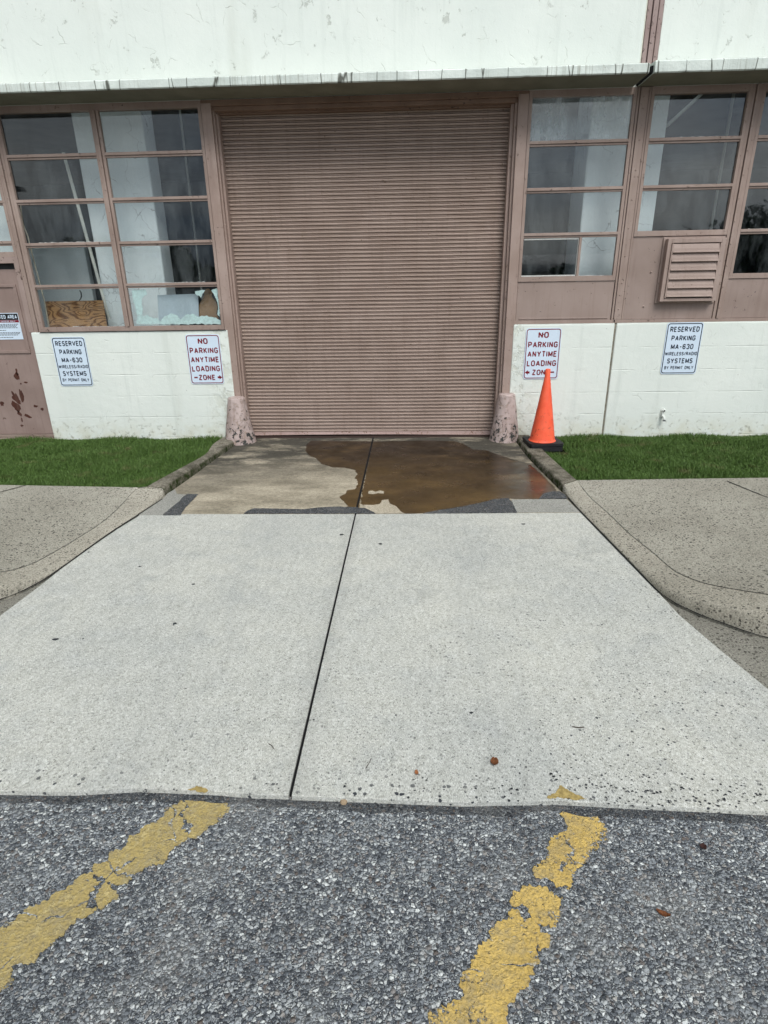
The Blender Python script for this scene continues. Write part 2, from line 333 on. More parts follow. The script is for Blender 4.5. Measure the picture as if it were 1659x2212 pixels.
def m_cone():
    g = G('scuffed orange cone plastic'); p = g.pos(); X, Y, Z = g.xyz()
    c = g.mix(g.mr(g.noise(p, 9, 4), .35, .7), (.90, .105, .042), (1.0, .155, .07))
    sc_ = g.mul(g.mr(g.noise(g.warp(p, 22, .05), 26, 6, .75), .56, .61), g.mr(Z, .08, .6, 1, .2))
    c = g.mix(g.mul(sc_, .7), c, (.26, .045, .025)); c = g.mix(g.mul(g.mr(g.noise(g.pos(1, 1, .3), 16, 5, .7), .5, .7), .22), c, (.60, .16, .10))
    return g.fin(c, .5, g.bump(g.noise(p, 60, 3), .12, .003), .4)
M_CONE = m_cone()
def m_ply():
    g = G('rough plywood'); v = g.warp(g.pos(1.0, 1, 3.6), 1.7, .55, 2)
    n = g.noise(v, 2.0, 1, .4); w_ = g.ma('FRACT', g.mul(n, 13)); w_ = g.ma('ABSOLUTE', g.ma('SUBTRACT', w_, .5))
    c = g.mix(g.mr(w_, .10, .30), (.13, .055, .018), (.36, .20, .085))
    c = g.mix(.4, c, g.ramp(g.noise(g.pos(3, 1, 60), 3, 4), [(.3, .3), (.7, .7)]), 'OVERLAY')
    return g.fin(c, .8, None, .2)
M_PLY = m_ply()
def m_column():
    g = G('peeling white column paint'); p = g.pos()
    c = g.mix(g.mr(g.noise(p, 2, 5), .35, .7), (.74, .80, .80), (.86, .90, .89))
    ck = g.mul(g.mr(g.vor(g.warp(p, 3, .3, 4), 3.2, 'DISTANCE_TO_EDGE'), .002, .014, 1, 0), g.mr(g.noise(p, 2.6, 3), .5, .6))
    c = g.mix(g.mul(ck, .7), c, (.2, .2, .2)); c = g.mix(g.mr(g.noise(p, 30, 5, .7), .6, .8, 0, .3), c, (.35, .37, .36))
    return g.fin(c, .85, g.bump(g.noise(p, 18, 4), .4, .01), .2)
M_COL = m_column()
def m_glass(dirty=0., name='window glass'):
    g = G(name); t = g.t; ge = g.n('NewGeometry'); dt = g.n('VectorMath', operation='DOT_PRODUCT')
    t.links.new(ge.outputs['Normal'], dt.inputs[0]); t.links.new(ge.outputs['Incoming'], dt.inputs[1])
    om = g.ma('SUBTRACT', 1., g.ma('ABSOLUTE', dt.outputs['Value'])); frv = g.ma('ADD', .052, g.mul(g.ma('POWER', om, 5.), .948))
    tr = g.n('BsdfTransparent'); tr.inputs[0].default_value = (.965, .98, .98, 1)
    gl = g.n('BsdfGlossy'); gl.inputs['Roughness'].default_value = .015
    pass
    a = g.n('MixShader'); g.put(a.inputs[0], frv); g.put(a.inputs[1], tr.outputs[0]); g.put(a.inputs[2], gl.outputs[0])
    df = g.n('BsdfDiffuse'); df.inputs[0].default_value = (.62, .68, .69, 1)
    p = g.pos(); d1 = g.mr(g.noise(g.pos(1, 1, .35), 5, 6, .7), .42, .8, .0, .18+.5*dirty)
    d2 = g.mr(g.noise(g.pos(1, 1, 2), 1.7, 4), .35, .75, 0, .55*dirty)
    sp = g.mul(g.mr(g.noise(g.pos(7, 1, 1), 9, 5, .7), .70, .76), .25)
    f = g.ma('ADD', g.ma('ADD', g.mul(d1, .35 if not dirty else 1), d2), sp)
    b = g.n('MixShader'); g.put(b.inputs[0], f); g.put(b.inputs[1], a.outputs[0]); g.put(b.inputs[2], df.outputs[0])
    t.links.new(b.outputs[0], g.out.inputs[0]); return g.m
M_GLASS = m_glass(); M_GLASSD = m_glass(.75, 'dusty window glass')
def m_grass():
    g = G('grass blades'); p = g.pos(); X, Y, Z = g.xyz()
    c = g.mix(g.mr(g.noise(p, 160, 2, .8), .3, .7), (.034, .066, .013), (.135, .235, .050))
    c = g.mix(g.mr(g.noise(p, 24, 4, .7), .48, .62, 0, .6), c, (.028, .052, .012)); c = g.mix(g.mr(g.noise(p, 5, 4, .6), .4, .7, 0, .5), c, (.12, .19, .05))
    c = g.mix(g.mr(g.noise(g.pos(1, 1, 1, (9, 3, 0)), 3.4, 4, .6), .58, .70, 0, .6), c, (.19, .155, .075))
    g.put(g.b.inputs['Sheen Weight'], .0); return g.fin(c, .6, None, .25)
M_GRASS = m_grass()
def m_foliage():
    g = G('tree leaves'); c = g.mix(g.mr(g.noise(g.pos(), 1.2, 4), .35, .65), (.018, .045, .014), (.06, .12, .03)); return g.fin(c, .7, None, .2)
M_FOL = m_foliage(); M_BARK = simple('bark', (.10, .075, .055), .9, .1, 8, .5)

# ------------------------------------------------------------ mesh helpers
class MB:
    def __init__(s): s.v = []; s.f = []
    def add(s, vs, fs):
        o = len(s.v); s.v += [tuple(v) for v in vs]; s.f += [tuple(i+o for i in f) for f in fs]; return s
    def box(s, x0, x1, y0, y1, z0, z1):
        return s.add([(x0,y0,z0),(x1,y0,z0),(x1,y1,z0),(x0,y1,z0),(x0,y0,z1),(x1,y0,z1),(x1,y1,z1),(x0,y1,z1)],
                     [(3,2,1,0),(4,5,6,7),(0,1,5,4),(1,2,6,5),(2,3,7,6),(3,0,4,7)])
    def tube(s, pts, r, n=10, cap=True):
        pts = [Vector(p) for p in pts]; rr = r if isinstance(r, (list, tuple)) else [r]*len(pts); vs = []; fs = []
        for i, p in enumerate(pts):
            t = (pts[min(i+1, len(pts)-1)] - pts[max(i-1, 0)]).normalized()
            a = t.orthogonal().normalized() if i == 0 else (a - t*a.dot(t)).normalized(); b = t.cross(a)
            for k in range(n):
                an = 2*math.pi*k/n; vs.append(p + (a*math.cos(an)+b*math.sin(an))*rr[i])
        for i in range(len(pts)-1):
            for k in range(n): fs.append((i*n+k, i*n+(k+1)%n, (i+1)*n+(k+1)%n, (i+1)*n+k))
        if cap: fs += [tuple(range(n-1, -1, -1)), tuple(range((len(pts)-1)*n, len(pts)*n))]
        return s.add(vs, fs)
    def lathe(s, prof, c, n=40, wob=0.):
        vs = []; fs = []
        for i, (r, z) in enumerate(prof):
            for k in range(n):
                an = 2*math.pi*k/n; q = 1 + (wob*mnoise.noise(Vector((math.cos(an)*1.7, math.sin(an)*1.7, z*6+c[0]))) if wob else 0)
                vs.append((c[0]+r*q*math.cos(an), c[1]+r*q*math.sin(an), c[2]+z))
        for i in range(len(prof)-1):
            for k in range(n): fs.append((i*n+k, i*n+(k+1)%n, (i+1)*n+(k+1)%n, (i+1)*n+k))
        fs += [tuple(range(n-1, -1, -1)), tuple(range((len(prof)-1)*n, len(prof)*n))]
        return s.add(vs, fs)
    def prism(s, pts, axis, a, b):
        """closed outline extruded from a to b along axis ('z': pts are x,y; 'y': pts are x,z; 'x': pts are y,z)"""
        P = {'z': lambda p, t: (p[0], p[1], t), 'y': lambda p, t: (p[0], t, p[1]), 'x': lambda p, t: (t, p[0], p[1])}[axis]
        n = len(pts); tri = geometry.tessellate_polygon([[Vector((p[0], p[1], 0)) for p in pts]])
        vs = [P(p, a) for p in pts] + [P(p, b) for p in pts]
        fs = [tuple(t) for t in tri] + [tuple(i+n for i in reversed(t)) for t in tri] + [(i, (i+1) % n, (i+1) % n+n, i+n) for i in range(n)]
        return s.add(vs, fs)
    def build(s, name, mat, parent=None, origin=None, smooth=False, bevel=0, fix=True):
        org = Vector(origin) if origin is not None else (wl(parent) if parent else Vector((0, 0, 0)))
        me = bpy.data.meshes.new(name); me.from_pydata([tuple(Vector(v)-org) for v in s.v], [], s.f); me.update()
        if fix or bevel:
            bm = bmesh.new(); bm.from_mesh(me)
            bmesh.ops.recalc_face_normals(bm, faces=bm.faces)
            if bevel:
                ed = [e for e in bm.edges if len(e.link_faces) == 2 and e.calc_face_angle(0) > R(35)]
                bmesh.ops.bevel(bm, geom=ed, offset=bevel, segments=2, profile=.5, affect='EDGES', clamp_overlap=True)
            bm.to_mesh(me); bm.free()
        if smooth:
            me.polygons.foreach_set('use_smooth', [True]*len(me.polygons))
            try: me.set_sharp_from_angle(angle=R(40))
            except Exception: pass
        me.materials.append(mat); o = bpy.data.objects.new(name, me); COL.objects.link(o)
        if parent: o.parent = parent; o.location = org - wl(parent)
        else: o.location = org
        return o
def wl(o):
    v = Vector(o.location)
    while o.parent: o = o.parent; v += Vector(o.location)
    return v
def thing(name, loc, label, cat, group=None):
    o = bpy.data.objects.new(name, None); COL.objects.link(o); o.location = loc; o.empty_display_size = .1
    o['label'] = label; o['category'] = cat
    if group: o['group'] = group
    return o
def tag(o, label, cat, group=None):
    o['label'] = label; o['category'] = cat
    if group: o['group'] = group
    return o
def struct(o, kind='structure'): o['kind'] = kind; return o
def ragged(pts, step=.02, amp=.004, seed=0, closed=True):
    out = []; n = len(pts); acc = 0
    for i in range(n if closed else n-1):
        a = Vector(pts[i]); b = Vector(pts[(i+1) % n]); L = (b-a).length; k = max(1, int(L/step)); t = (b-a).normalized() if L > 0 else Vector((1, 0)); nn = Vector((-t.y, t.x))
        for j in range(k):
            q = a.lerp(b, j/k); d = mnoise.noise(Vector((q.x*22+seed, q.y*22, seed*1.7)))*amp + mnoise.noise(Vector((q.x*90+seed, q.y*90, 3)))*amp*.6
            out.append(tuple(q+nn*d))
    return out

# ------------------------------------------------------------ ground
def big_ground():
    b = MB(); S = 400
    b.add([(-S, -S, -.03), (S, -S, -.03), (S, S, -.03), (-S, S, -.03)], [(0, 1, 2, 3)])
    return struct(b.build('parking_lot', M_ASPH))
big_ground()

YX = gp(308, 1113)[1]*.5 + gp(1256, 1107)[1]*.5      # joint between old apron and pale slab
JX = -.243                                            # long joint down the middle
# plan of the curbs: inner foot (x, y, top z) and outer (tooled) line, from the wall outwards
def ctrl(f, pts): return [f(*p) for p in pts]
zl2 = lambda X, Y: ((450+X/4.1475)*.6636, (1420+Y/4.1475)*.6636)
RIN = [(1.60, -.05, .06), (1.60, -.5, .06), (1.615, -1.04, .065), (1.66, -1.6, .07), (1.70, -2.10, .072), (1.715, -2.30, .03), (1.735, -2.67, .020), (1.775, -3.2, .020), (1.81, -3.69, .024),
       (1.838, -4.06, .045), (1.89, -4.24, .068), (1.974, -4.366, .090), (2.06, -4.456, .108), (2.143, -4.541, .122), (2.237, -4.608, .142), (2.42, -4.68, .15), (2.9, -4.76, .15), (4, -4.8, .15), (14, -4.8, .15)]
ROUT = [(1.775, -.05), (1.785, -.5), (1.80, -1.02), (1.835, -1.55), (1.868, -1.97), (1.885, -2.35), (1.93, -2.75), (1.955, -3.2), (1.995, -3.56),
        (2.005, -3.84), (2.02, -3.97), (2.08, -4.10), (2.15, -4.20), (2.23, -4.28), (2.33, -4.36), (2.50, -4.44), (2.95, -4.55), (4, -4.60), (14, -4.60)]
RZO = [.06, .06, .065, .07, .072, .038, .028, .028, .036, .05, .066, .08, .10, .12, .138, .15, .15, .15, .15]
LIN = [(-1.99, -.10, .06), (*gp(*zl2(1180, 215)), .06), (*gp(*zl2(1050, 300)), .06), (*gp(*zl2(740, 530)), .075), (*gp(*zl2(500, 700)), .085), (*gp(*zl2(370, 790)), .075), (*gp(*zl2(320, 850)), .035), (-2.19, -2.75, .02), (-2.235, -3.06, .015), (-2.262, -3.35, .015),
       (-2.288, -3.74, .018), (-2.31, -3.95, .03), (-2.36, -4.12, .06), (-2.44, -4.24, .09), (-2.60, -4.37, .12), (-2.9, -4.5, .15), (-3.6, -4.58, .15), (-14, -4.6, .15)]
LOUT = [(-2.20, -.10), (-2.22, -.45), (*gp(*zl2(900, 240), .07),), (*gp(*zl2(560, 450), .07),), (*gp(*zl2(330, 580), .07),), (*gp(*zl2(130, 695), .07),), (-2.43, -2.2), (-2.40, -2.65), (-2.395, -2.95), (-2.42, -3.25),
        (-2.45, -3.55), (-2.48, -3.80), (-2.53, -3.96), (-2.62, -4.07), (-2.76, -4.18), (-3.0, -4.30), (-3.65, -4.38), (-14, -4.4)]
LZO = [.06, .06, .065, .08, .085, .085, .06, .03, .022, .022, .03, .045, .07, .10, .125, .15, .15, .15]

def dense(pts, k):
    """Catmull-Rom through n-d control points"""
    P = [Vector(p) for p in pts]; out = []
    for i in range(len(P)-1):
        p0 = P[max(i-1, 0)]; p1 = P[i]; p2 = P[i+1]; p3 = P[min(i+2, len(P)-1)]
        for j in range(k):
            t = j/k; out.append(.5*((2*p1)+(p2-p0)*t+(2*p0-5*p1+4*p2-p3)*t*t+(3*p1-p0-3*p2+p3)*t**3))
    out.append(P[-1]); return out
def curb(name, IN, OUT, ZO, mat, i0, i1, k=8):
    a = dense(IN[i0:i1+1], k); b = dense([(x, y, z) for (x, y), z in zip(OUT, ZO)][i0:i1+1], k)
    m_ = MB(); vs = []; fs = []; n = len(a); C = 7
    for j, (p, q) in enumerate(zip(a, b)):
        e = .010*mnoise.noise(Vector((p.x*9, p.y*9, 1)))+.005*mnoise.noise(Vector((p.x*31, p.y*31, 4))); d = (q-p); d.z = 0; d.normalize(); h = max(p.z, .004)
        r = min(.02, h*.45); dz = .004*mnoise.noise(Vector((p.x*12, p.y*12, 7)))
        vs += [(p.x+d.x*e*.3, p.y+d.y*e*.3, -.06), (p.x+d.x*(.006+e*.4), p.y+d.y*(.006+e*.4), h*.4), (p.x+d.x*(.012+e), p.y+d.y*(.012+e), h-r+dz),
               (p.x+d.x*(.02+e), p.y+d.y*(.02+e), h-r*.3+dz), (p.x+d.x*(.035+e), p.y+d.y*(.035+e), h+dz), (q.x, q.y, q.z), (q.x, q.y, -.06)]
        if j: fs += [((j-1)*C+c, (j-1)*C+c+1, j*C+c+1, j*C+c) for c in range(C-1)]
    fs += [tuple(range(C)), tuple((n-1)*C+c for c in reversed(range(C)))]
    m_.add(vs, fs); return m_.build(name, mat, smooth=True), a, b
# old curbs beside the apron, then the tan flared curbs
c1, _, _ = curb('curb', RIN, ROUT, RZO, M_CURBOLD, 0, 4); struct(c1)
RIN2 = [(1.703, -2.112, .070)] + RIN[5:]; ROUT2 = [(1.869, -1.982)] + ROUT[5:]; RZ2 = [.072] + RZO[5:]
c2, ra, rb = curb('curb', RIN2, ROUT2, RZ2, M_CURB, 0, len(RIN2)-1); struct(c2)
c3, _, _ = curb('curb', LIN, LOUT, LZO, M_CURBOLD, 0, 5); struct(c3)
LIN2 = [(LIN[5][0]+.002, LIN[5][1]-.012, .07)] + LIN[6:]; LOUT2 = [(LOUT[5][0], LOUT[5][1]-.012)] + LOUT[6:]; LZ2 = [.084]+LZO[6:]
c4, la, lb = curb('curb', LIN2, LOUT2, LZ2, M_CURB, 0, len(LIN2)-1); struct(c4)

def walk(side, outer, back0, back1):
    """sidewalk sheet between the tooled curb line and the lawn"""
    n = len(outer); W = 26; vs = []; fs = []; xs = [abs(p.x) for p in outer]; x0 = xs[0]; xe = xs[-1]
    acc = [0]
    for i in range(1, n): acc.append(acc[-1] + (outer[i]-outer[i-1]).length)
    for i, p in enumerate(outer):
        t = acc[i]/acc[-1]; t = min(1, t*1.0); tb = t
        bx = back0[0] + (back1[0]-back0[0])*tb; by = back0[1] + (back1[1]-back0[1])*tb
        q = Vector((bx, by, .07)); d = (q-p); d.z = 0; L = d.length; d = d/L if L > 1e-6 else Vector((0, 1, 0))
        for j in range(W+1):
            s_ = j/W; s2 = s_; pp = p.lerp(q, s2); z = p.z + (.075-p.z)*(s_*s_*(3-2*s_))**.8
            if j == 0: pp = p + d*min(.011, L*.4); 
            vs.append((pp.x, pp.y, z))
        if i: fs += [((i-1)*(W+1)+j, (i-1)*(W+1)+j+1, i*(W+1)+j+1, i*(W+1)+j) for j in range(W)]
    m_ = MB().add(vs, fs); return struct(m_.build('sidewalk', M_WALK, smooth=True))
walk(1, rb, (1.878, -1.985), (14, -1.55)); walk(-1, lb, (lb[0].x-.01, lb[0].y+.004), (-14, -1.50))
# joint strip under the gap, and cross joints in the sidewalk
def strip(name, pts, wd, z, mat, th=.003):
    m_ = MB(); L = []; Rr = []
    P = [Vector(p) for p in pts]
    for i, p in enumerate(P):
        t = (P[min(i+1, len(P)-1)]-P[max(i-1, 0)]).normalized(); n_ = Vector((-t.y, t.x)); ww = wd*(1+.35*mnoise.noise(Vector((p.x*7, p.y*7, 2))))
        zz = z(p) if callable(z) else z
        L.append((p.x+n_.x*ww/2, p.y+n_.y*ww/2, zz)); Rr.append((p.x-n_.x*ww/2, p.y-n_.y*ww/2, zz))
    n = len(P); m_.add(L+Rr, [(i, i+1, n+i+1, n+i) for i in range(n-1)]); return struct(m_.build(name, mat, fix=False))

def joint(a, b, z): 
    m_ = MB(); d = (Vector(b)-Vector(a)).normalized(); n_ = Vector((-d.y, d.x))*.006; k = 12; vs = []
    for i in range(k+1):
        q = Vector(a).lerp(Vector(b), i/k); zz = z(q); vs += [(q.x+n_.x, q.y+n_.y, zz), (q.x-n_.x, q.y-n_.y, zz)]
    return struct(m_.add(vs, [(2*i, 2*i+1, 2*i+3, 2*i+2) for i in range(k)]).build('sidewalk_joint', M_TAR, fix=False))
joint(gp(1570, 1039, .078), gp(1659, 1075, .079), lambda q: .0795); joint(gp(56, 1048, .078), gp(0, 1063, .079), lambda q: .0795)
struct(strip('curb_crack', [(x_-.004, y_) for x_, y_, z_ in RIN[5:19]], .012, .0035, M_TAR)); struct(strip('curb_crack', [(x_+.004, y_) for x_, y_, z_ in LIN[6:18]], .012, .0035, M_TAR))
# gutters at the foot of the flared curbs
def gutter(IN, sgn, xe):
    pts = [(p[0], p[1]) for p in IN if p[1] < -3.9]
    m_ = MB(); poly = pts + [(sgn*14, -5.2), (sgn*1.75, -5.2), (sgn*1.75, -3.95)]
    tri = geometry.tessellate_polygon([[Vector((*p, 0)) for p in poly]]); m_.add([(p[0], p[1], -.012) for p in poly], [tuple(t) for t in tri])
    return struct(m_.build('gutter', M_GUT))
gutter(RIN, 1, 14); gutter(LIN, -1, -14)

# pale slab in two halves
zr = lambda X, Y: ((1700+X/2.074)*.6636, (1500+Y/2.074)*.6636)
Rf = [gp(*zr(*p)) for p in [(400, 350), (560, 515), (740, 700), (930, 900), (1000, 975), (1060, 1040), (1270, 1220), (1500, 1410), (1659, 1540)]]
Lf = [gp(*((X/2.37)*.6636, (1500+Y/2.37)*.6636)) for X, Y in [(1070, 425), (900, 530), (740, 640), (500, 810), (300, 970), (0, 1195)]]
front = [gp(x, y) for x, y in [(0, 1708), (150, 1710), (300, 1702), (450, 1708), (560, 1716), (636, 1718)]]
front2 = [gp(x, y) for x, y in [(636, 1719), (800, 1725), (1000, 1733), (1200, 1729), (1400, 1740), (1500, 1744), (1659, 1752)]]
def slab(pts, seed):
    m_ = MB().prism(pts, 'z', -.10, 0); return struct(m_.build('driveway_slab', M_SLAB, bevel=.0025))
g_ = .0065
left = [(JX-g_, YX-.004), (Lf[0][0], YX-.004)] + Lf + [(Lf[-1][0]-.10, Lf[-1][1]-.5), (-2.62, front[0][1]-.0)] + front[:-1] + [(JX-g_, front[-1][1])]
right = [(JX+g_, YX-.004), (JX+g_, front2[0][1])] + front2[1:] + [(2.25, front2[-1][1]), (2.18, -5.5)] + Rf[::-1]
slab(left, 1); slab(right, 2)
# dark spots and exposed stone chips of the slab
def spots(name, L_, kind, z0):
    m_ = MB()
    for (x_, y_, r_, q_) in L_:
        n = random.choice((4, 5, 6)); a0_ = random.random()*6.28; z0 += .000004
        pts = [(x_+r_*random.uniform(.6, 1.2)*math.cos(a0_+6.283*k/n), y_+r_*q_*random.uniform(.6, 1.2)*math.sin(a0_+6.283*k/n), z0) for k in range(n)]
        m_.add(pts, [tuple(range(n))])
    o = m_.build(name, M_CHIP, fix=False); return struct(o, kind)
M_CHIP = simple('dark stone chip', (.035, .037, .042), .7, .3, 40, .4)
sp_ = []
for x_, y_, r_ in [(302, 1224, .016), (418, 1262, .016), (192, 1193, .014), (738, 1155, .022), (822, 1175, .020), (1130, 1132, .022), (120, 1381, .022), (378, 1347, .014), (375, 1350, .010), (1018, 1540, .010), (678, 1555, .008), (855, 1545, .007), (1300, 1350, .008), (180, 1380, .010), (1190, 1672, .008), (1196, 1678, .009), (1202, 1684, .008), (1210, 1676, .005), (540, 1560, .006)]:
    a, c_ = gp(x_, y_); sp_ += [(a, c_, r_, .8)]
spots('tar_spots', sp_, 'structure', .0012)
ch = []; r_g = random.Random(3)
for k in range(9000):
    px_ = r_g.uniform(0, 1659); py_ = 1120+ (1745-1120)*r_g.random()**.75; a, c_ = gp(px_, py_)
    if px_ < 300-(py_-1130)*.62 or px_ > 1290+(py_-1130)*.95: continue
    ed_ = max(0, (py_-1640)/90); right_ = max(0, (a+.1)/1.6); nn = mnoise.noise(Vector((a*2.1, c_*2.1, 3)))
    clus = max(0, mnoise.noise(Vector((a*5, c_*5, 9))))*ed_*1.6
    pr = .035+.42*right_*(.5+nn)*min(1, (py_-1100)/500)+clus
    if py_ > 1702+(px_-0)*.026+ (4 if px_ > 1300 else 0): continue
    if r_g.random() < pr*.6: ch.append((a, c_, r_g.uniform(.0022, .0048)*(1+.9*min(ed_, 1)*r_g.random()), r_g.uniform(.5, 1)))
spots('stone_chips', ch, 'stuff', .0012)
# soft filler down the middle joint and across it
struct(MB().box(JX-.02, JX+.02, -5.735, YX, -.09, -.012).build('joint_filler', M_TAR))
struct(MB().box(JX-.0095, JX+.0095, YX+.01, .09, -.09, .004).build('joint_filler', M_TAR, bevel=.003))
struct(MB().box(-2.3, 1.8, YX-.012, YX+.006, -.09, -.008).build('joint_filler', M_TAR))

# old apron, two halves
ap_l = [(JX-g_, YX+.002), (LIN[5][0]-.01, YX+.002)] + [(x, y) for x, y, z in LIN[5:0:-1]] + [(-1.99, .10), (JX-g_, .10)]
ap_l = [(x_, .26) if y_ == .10 else (x_, y_) for x_, y_ in ap_l]
ap_r = [(JX+g_, YX+.002), (JX+g_, .26), (1.60, .26), (1.60, -.5), (1.615, -1.04), (1.66, -1.6), (1.70, -2.1), (1.72, -2.4), (1.735, YX+.002)]
for pl in (ap_l, ap_r): struct(MB().prism(pl, 'z', -.10, -.002).build('apron', M_APRON, bevel=.004))
# repaired light corners
z5 = lambda X, Y: (597.2+X*.4, 929+Y*.4)
def sheet(name, pts, z, mat, step=.02, amp=.006, seed=0, th=.003):
    q = ragged(pts, step, amp, seed) if amp else pts
    return struct(MB().prism(q, 'z', z-th, z).build(name, mat))
M_REP = m_walk('grey repair concrete', (.29, .285, .255), (.36, .35, .315), .35)
sheet('concrete_repair', [gp(*z5(*p)) for p in [(1268, 376), (1420, 374), (1566, 374), (1640, 444), (1296, 446)]], .002, M_REP, .03, .003)
sheet('concrete_repair', [gp(*zl2(*p)) for p in [(5, 1066), (330, 852), (400, 770), (500, 715), (520, 780), (650, 790), (575, 870), (330, 1066)]], .002, M_REP, .03, .003, 3)
# wet area: dark stained concrete carrying a film of water
wet = [(JX+.012, None)]
W_R = [(519, 62), (800, 57), (960, 60), (1010, 75), (1060, 105), (1130, 110), (1200, 135), (1300, 165), (1372, 187), (1450, 257), (1518, 328), (1495, 334), (1440, 345), (1422, 370), (1330, 372), (1255, 368), (1180, 375), (1100, 395), (1000, 415), (870, 435), (790, 450), (690, 451),
       (668, 440), (655, 420), (640, 410), (612, 398), (603, 376), (572, 379), (560, 400), (520, 404), (475, 405), (452, 395)]
W_L = [(515, 62), (300, 58), (185, 58), (160, 85), (158, 115), (180, 140), (210, 150), (240, 180), (300, 200), (370, 203), (425, 215), (436, 240), (425, 260), (440, 282), (435, 305), (425, 320), (380, 325), (370, 345), (340, 360), (360, 385), (386, 408), (378, 420), (446, 418)]
sheet('puddle', [gp(*z5(*p)) for p in W_R], .001, M_WET, .03, .014, 5, .002)
sheet('puddle', [gp(*z5(*p)) for p in W_L], .001, M_WET, .03, .014, 6, .002)
M_DRY = m_walk('dried pale concrete', (.42, .36, .27), (.52, .46, .36), .2)
sheet('dry_spot', [gp(*z5(*p)) for p in [(497, 330), (520, 328), (535, 335), (560, 327), (580, 332), (578, 344), (548, 342), (520, 347), (497, 343)]], .003, M_DRY, .01, .008, 9, .0015)
sheet('dry_spot', [gp(*z5(*p)) for p in [(470, 404), (520, 405), (558, 400), (572, 378), (603, 376), (612, 398), (640, 410), (655, 420), (668, 440), (692, 451), (535, 451), (515, 440), (480, 425)]], .0025, M_DRY, .01, .008, 19, .0015)
# asphalt patches
sheet('asphalt_patch', [gp(*zl2(*p)) for p in [(325, 1070), (470, 950), (560, 880), (600, 830), (660, 785), (810, 788), (760, 840), (700, 900), (640, 960), (605, 1010), (570, 1070)]], .006, M_PATCH, .015, .006, 11, .005)
sheet('asphalt_patch', [gp(*z5(*p)) for p in [(-175, 452), (-160, 438), (-120, 425), (0, 427), (150, 430), (230, 420), (330, 416), (430, 419), (480, 425), (515, 440), (535, 452)]], .006, M_PATCH, .015, .006, 12, .005)
sheet('asphalt_patch', [gp(*z5(*p)) for p in [(790, 452), (870, 436), (1000, 416), (1100, 396), (1180, 375), (1250, 370), (1275, 395), (1300, 448)]], .006, M_PATCH, .015, .006, 13, .005)
sheet('asphalt_patch', [gp(*z5(*p)) for p in [(1418, 372), (1440, 346), (1495, 333), (1530, 333), (1555, 350), (1572, 372)]], .006, M_PATCH, .015, .005, 14, .005)

# yellow parking lines on the asphalt
ZA = -.027
M_YELR = m_yellow('worn yellow road paint', gp(1250, 1760, -.03), gp(1020, 2212, -.03), .135, False)
M_YELL = m_yellow('ridged olive yellow road paint', gp(440, 1745, -.03), gp(0, 2065, -.03), .125, True)
def yline(polys, seed, mat, grow=1.0):
    m_ = MB()
    for i, pl in enumerate(polys): m_.prism(ragged([gp(x, y, -.03) for x, y in pl], .005, .026, seed+i), 'z', ZA-.002, ZA+.0005*i)
    return struct(m_.build('parking_line', mat))
zy = lambda P: [(829.5+x*.5, 1592.6+y*.5) for x, y in P]
YR = [zy([(775, 318), (870, 308), (930, 345), (970, 400), (945, 450), (930, 475), (890, 500), (850, 560), (820, 610), (800, 668), (740, 640), (690, 610), (650, 598), (690, 565), (700, 510), (720, 460), (765, 400)]),
      zy([(628, 632), (690, 650), (735, 680), (780, 695), (765, 760), (740, 800), (712, 832), (660, 800), (610, 745), (560, 730), (558, 700), (600, 665)]),
      zy([(555, 745), (610, 770), (640, 800), (690, 840), (722, 855), (720, 885), (675, 900), (650, 905), (660, 940), (640, 1010), (610, 1070), (590, 1125), (540, 1165), (525, 1300), (150, 1300), (205, 1225), (240, 1180), (330, 1135), (345, 1030), (400, 950), (410, 910), (450, 860), (490, 805), (520, 770)])]
def far_piece(pa, pb, hw, L0, L1, seed, mat):
    a = Vector(gp(*pa, -.03)); b_ = Vector(gp(*pb, -.03)); d = (b_-a).normalized(); n_ = Vector((-d.y, d.x))*hw
    m_ = MB().prism(ragged([tuple(b_+d*L0+n_), tuple(b_+d*L1+n_), tuple(b_+d*L1-n_), tuple(b_+d*L0-n_)], .02, .02, seed), 'z', ZA-.002, ZA); struct(m_.build('parking_line', mat))
far_piece((1250, 1760), (1020, 2212), .10, .32, 3.4, 31, M_YELR); far_piece((440, 1745), (0, 2065), .095, .85, 3.4, 33, M_YELL)
yline(YR, 3, M_YELR)
zq = lambda P: [(x*.5, 1592.6+y*.5) for x, y in P]
YL = [zq([(800, 270), (930, 268), (965, 275), (992, 315), (950, 360), (900, 400), (830, 425), (812, 372), (790, 330), (815, 300)]),
      zq([(785, 272), (798, 300), (780, 335), (797, 380), (812, 440), (760, 480), (690, 530), (600, 580), (575, 600), (530, 630), (480, 635), (440, 610), (395, 595), (400, 570), (460, 520), (530, 480), (560, 430), (640, 380), (700, 330), (740, 295)]),
      zq([(345, 606), (420, 612), (440, 625), (405, 680), (385, 710), (395, 745), (370, 790), (300, 845), (230, 895), (160, 945), (60, 990), (30, 1060), (-60, 1160), (-200, 1260), (-250, 1120), (-60, 860), (0, 830), (90, 775), (200, 700), (280, 650)]),
      zq([(450, 640), (500, 650), (508, 690), (480, 712), (420, 740), (398, 760), (402, 700), (425, 670)])]
yline(YL, 9, M_YELL)
def ypoly_slab(pl, seed): 
    m_ = MB().prism(ragged([gp(x, y) for x, y in pl], .006, .012, seed), 'z', .0005, .002); return struct(m_.build('parking_line', simple('dusty yellow overspray', (.50, .37, .14), .8, .2, 60, .5)))
ypoly_slab([(1182, 1724), (1200, 1712), (1212, 1697), (1228, 1705), (1245, 1718), (1268, 1727)], 21)
ypoly_slab([(405, 1706), (420, 1702), (425, 1698), (436, 1704), (450, 1708), (440, 1713)], 22)
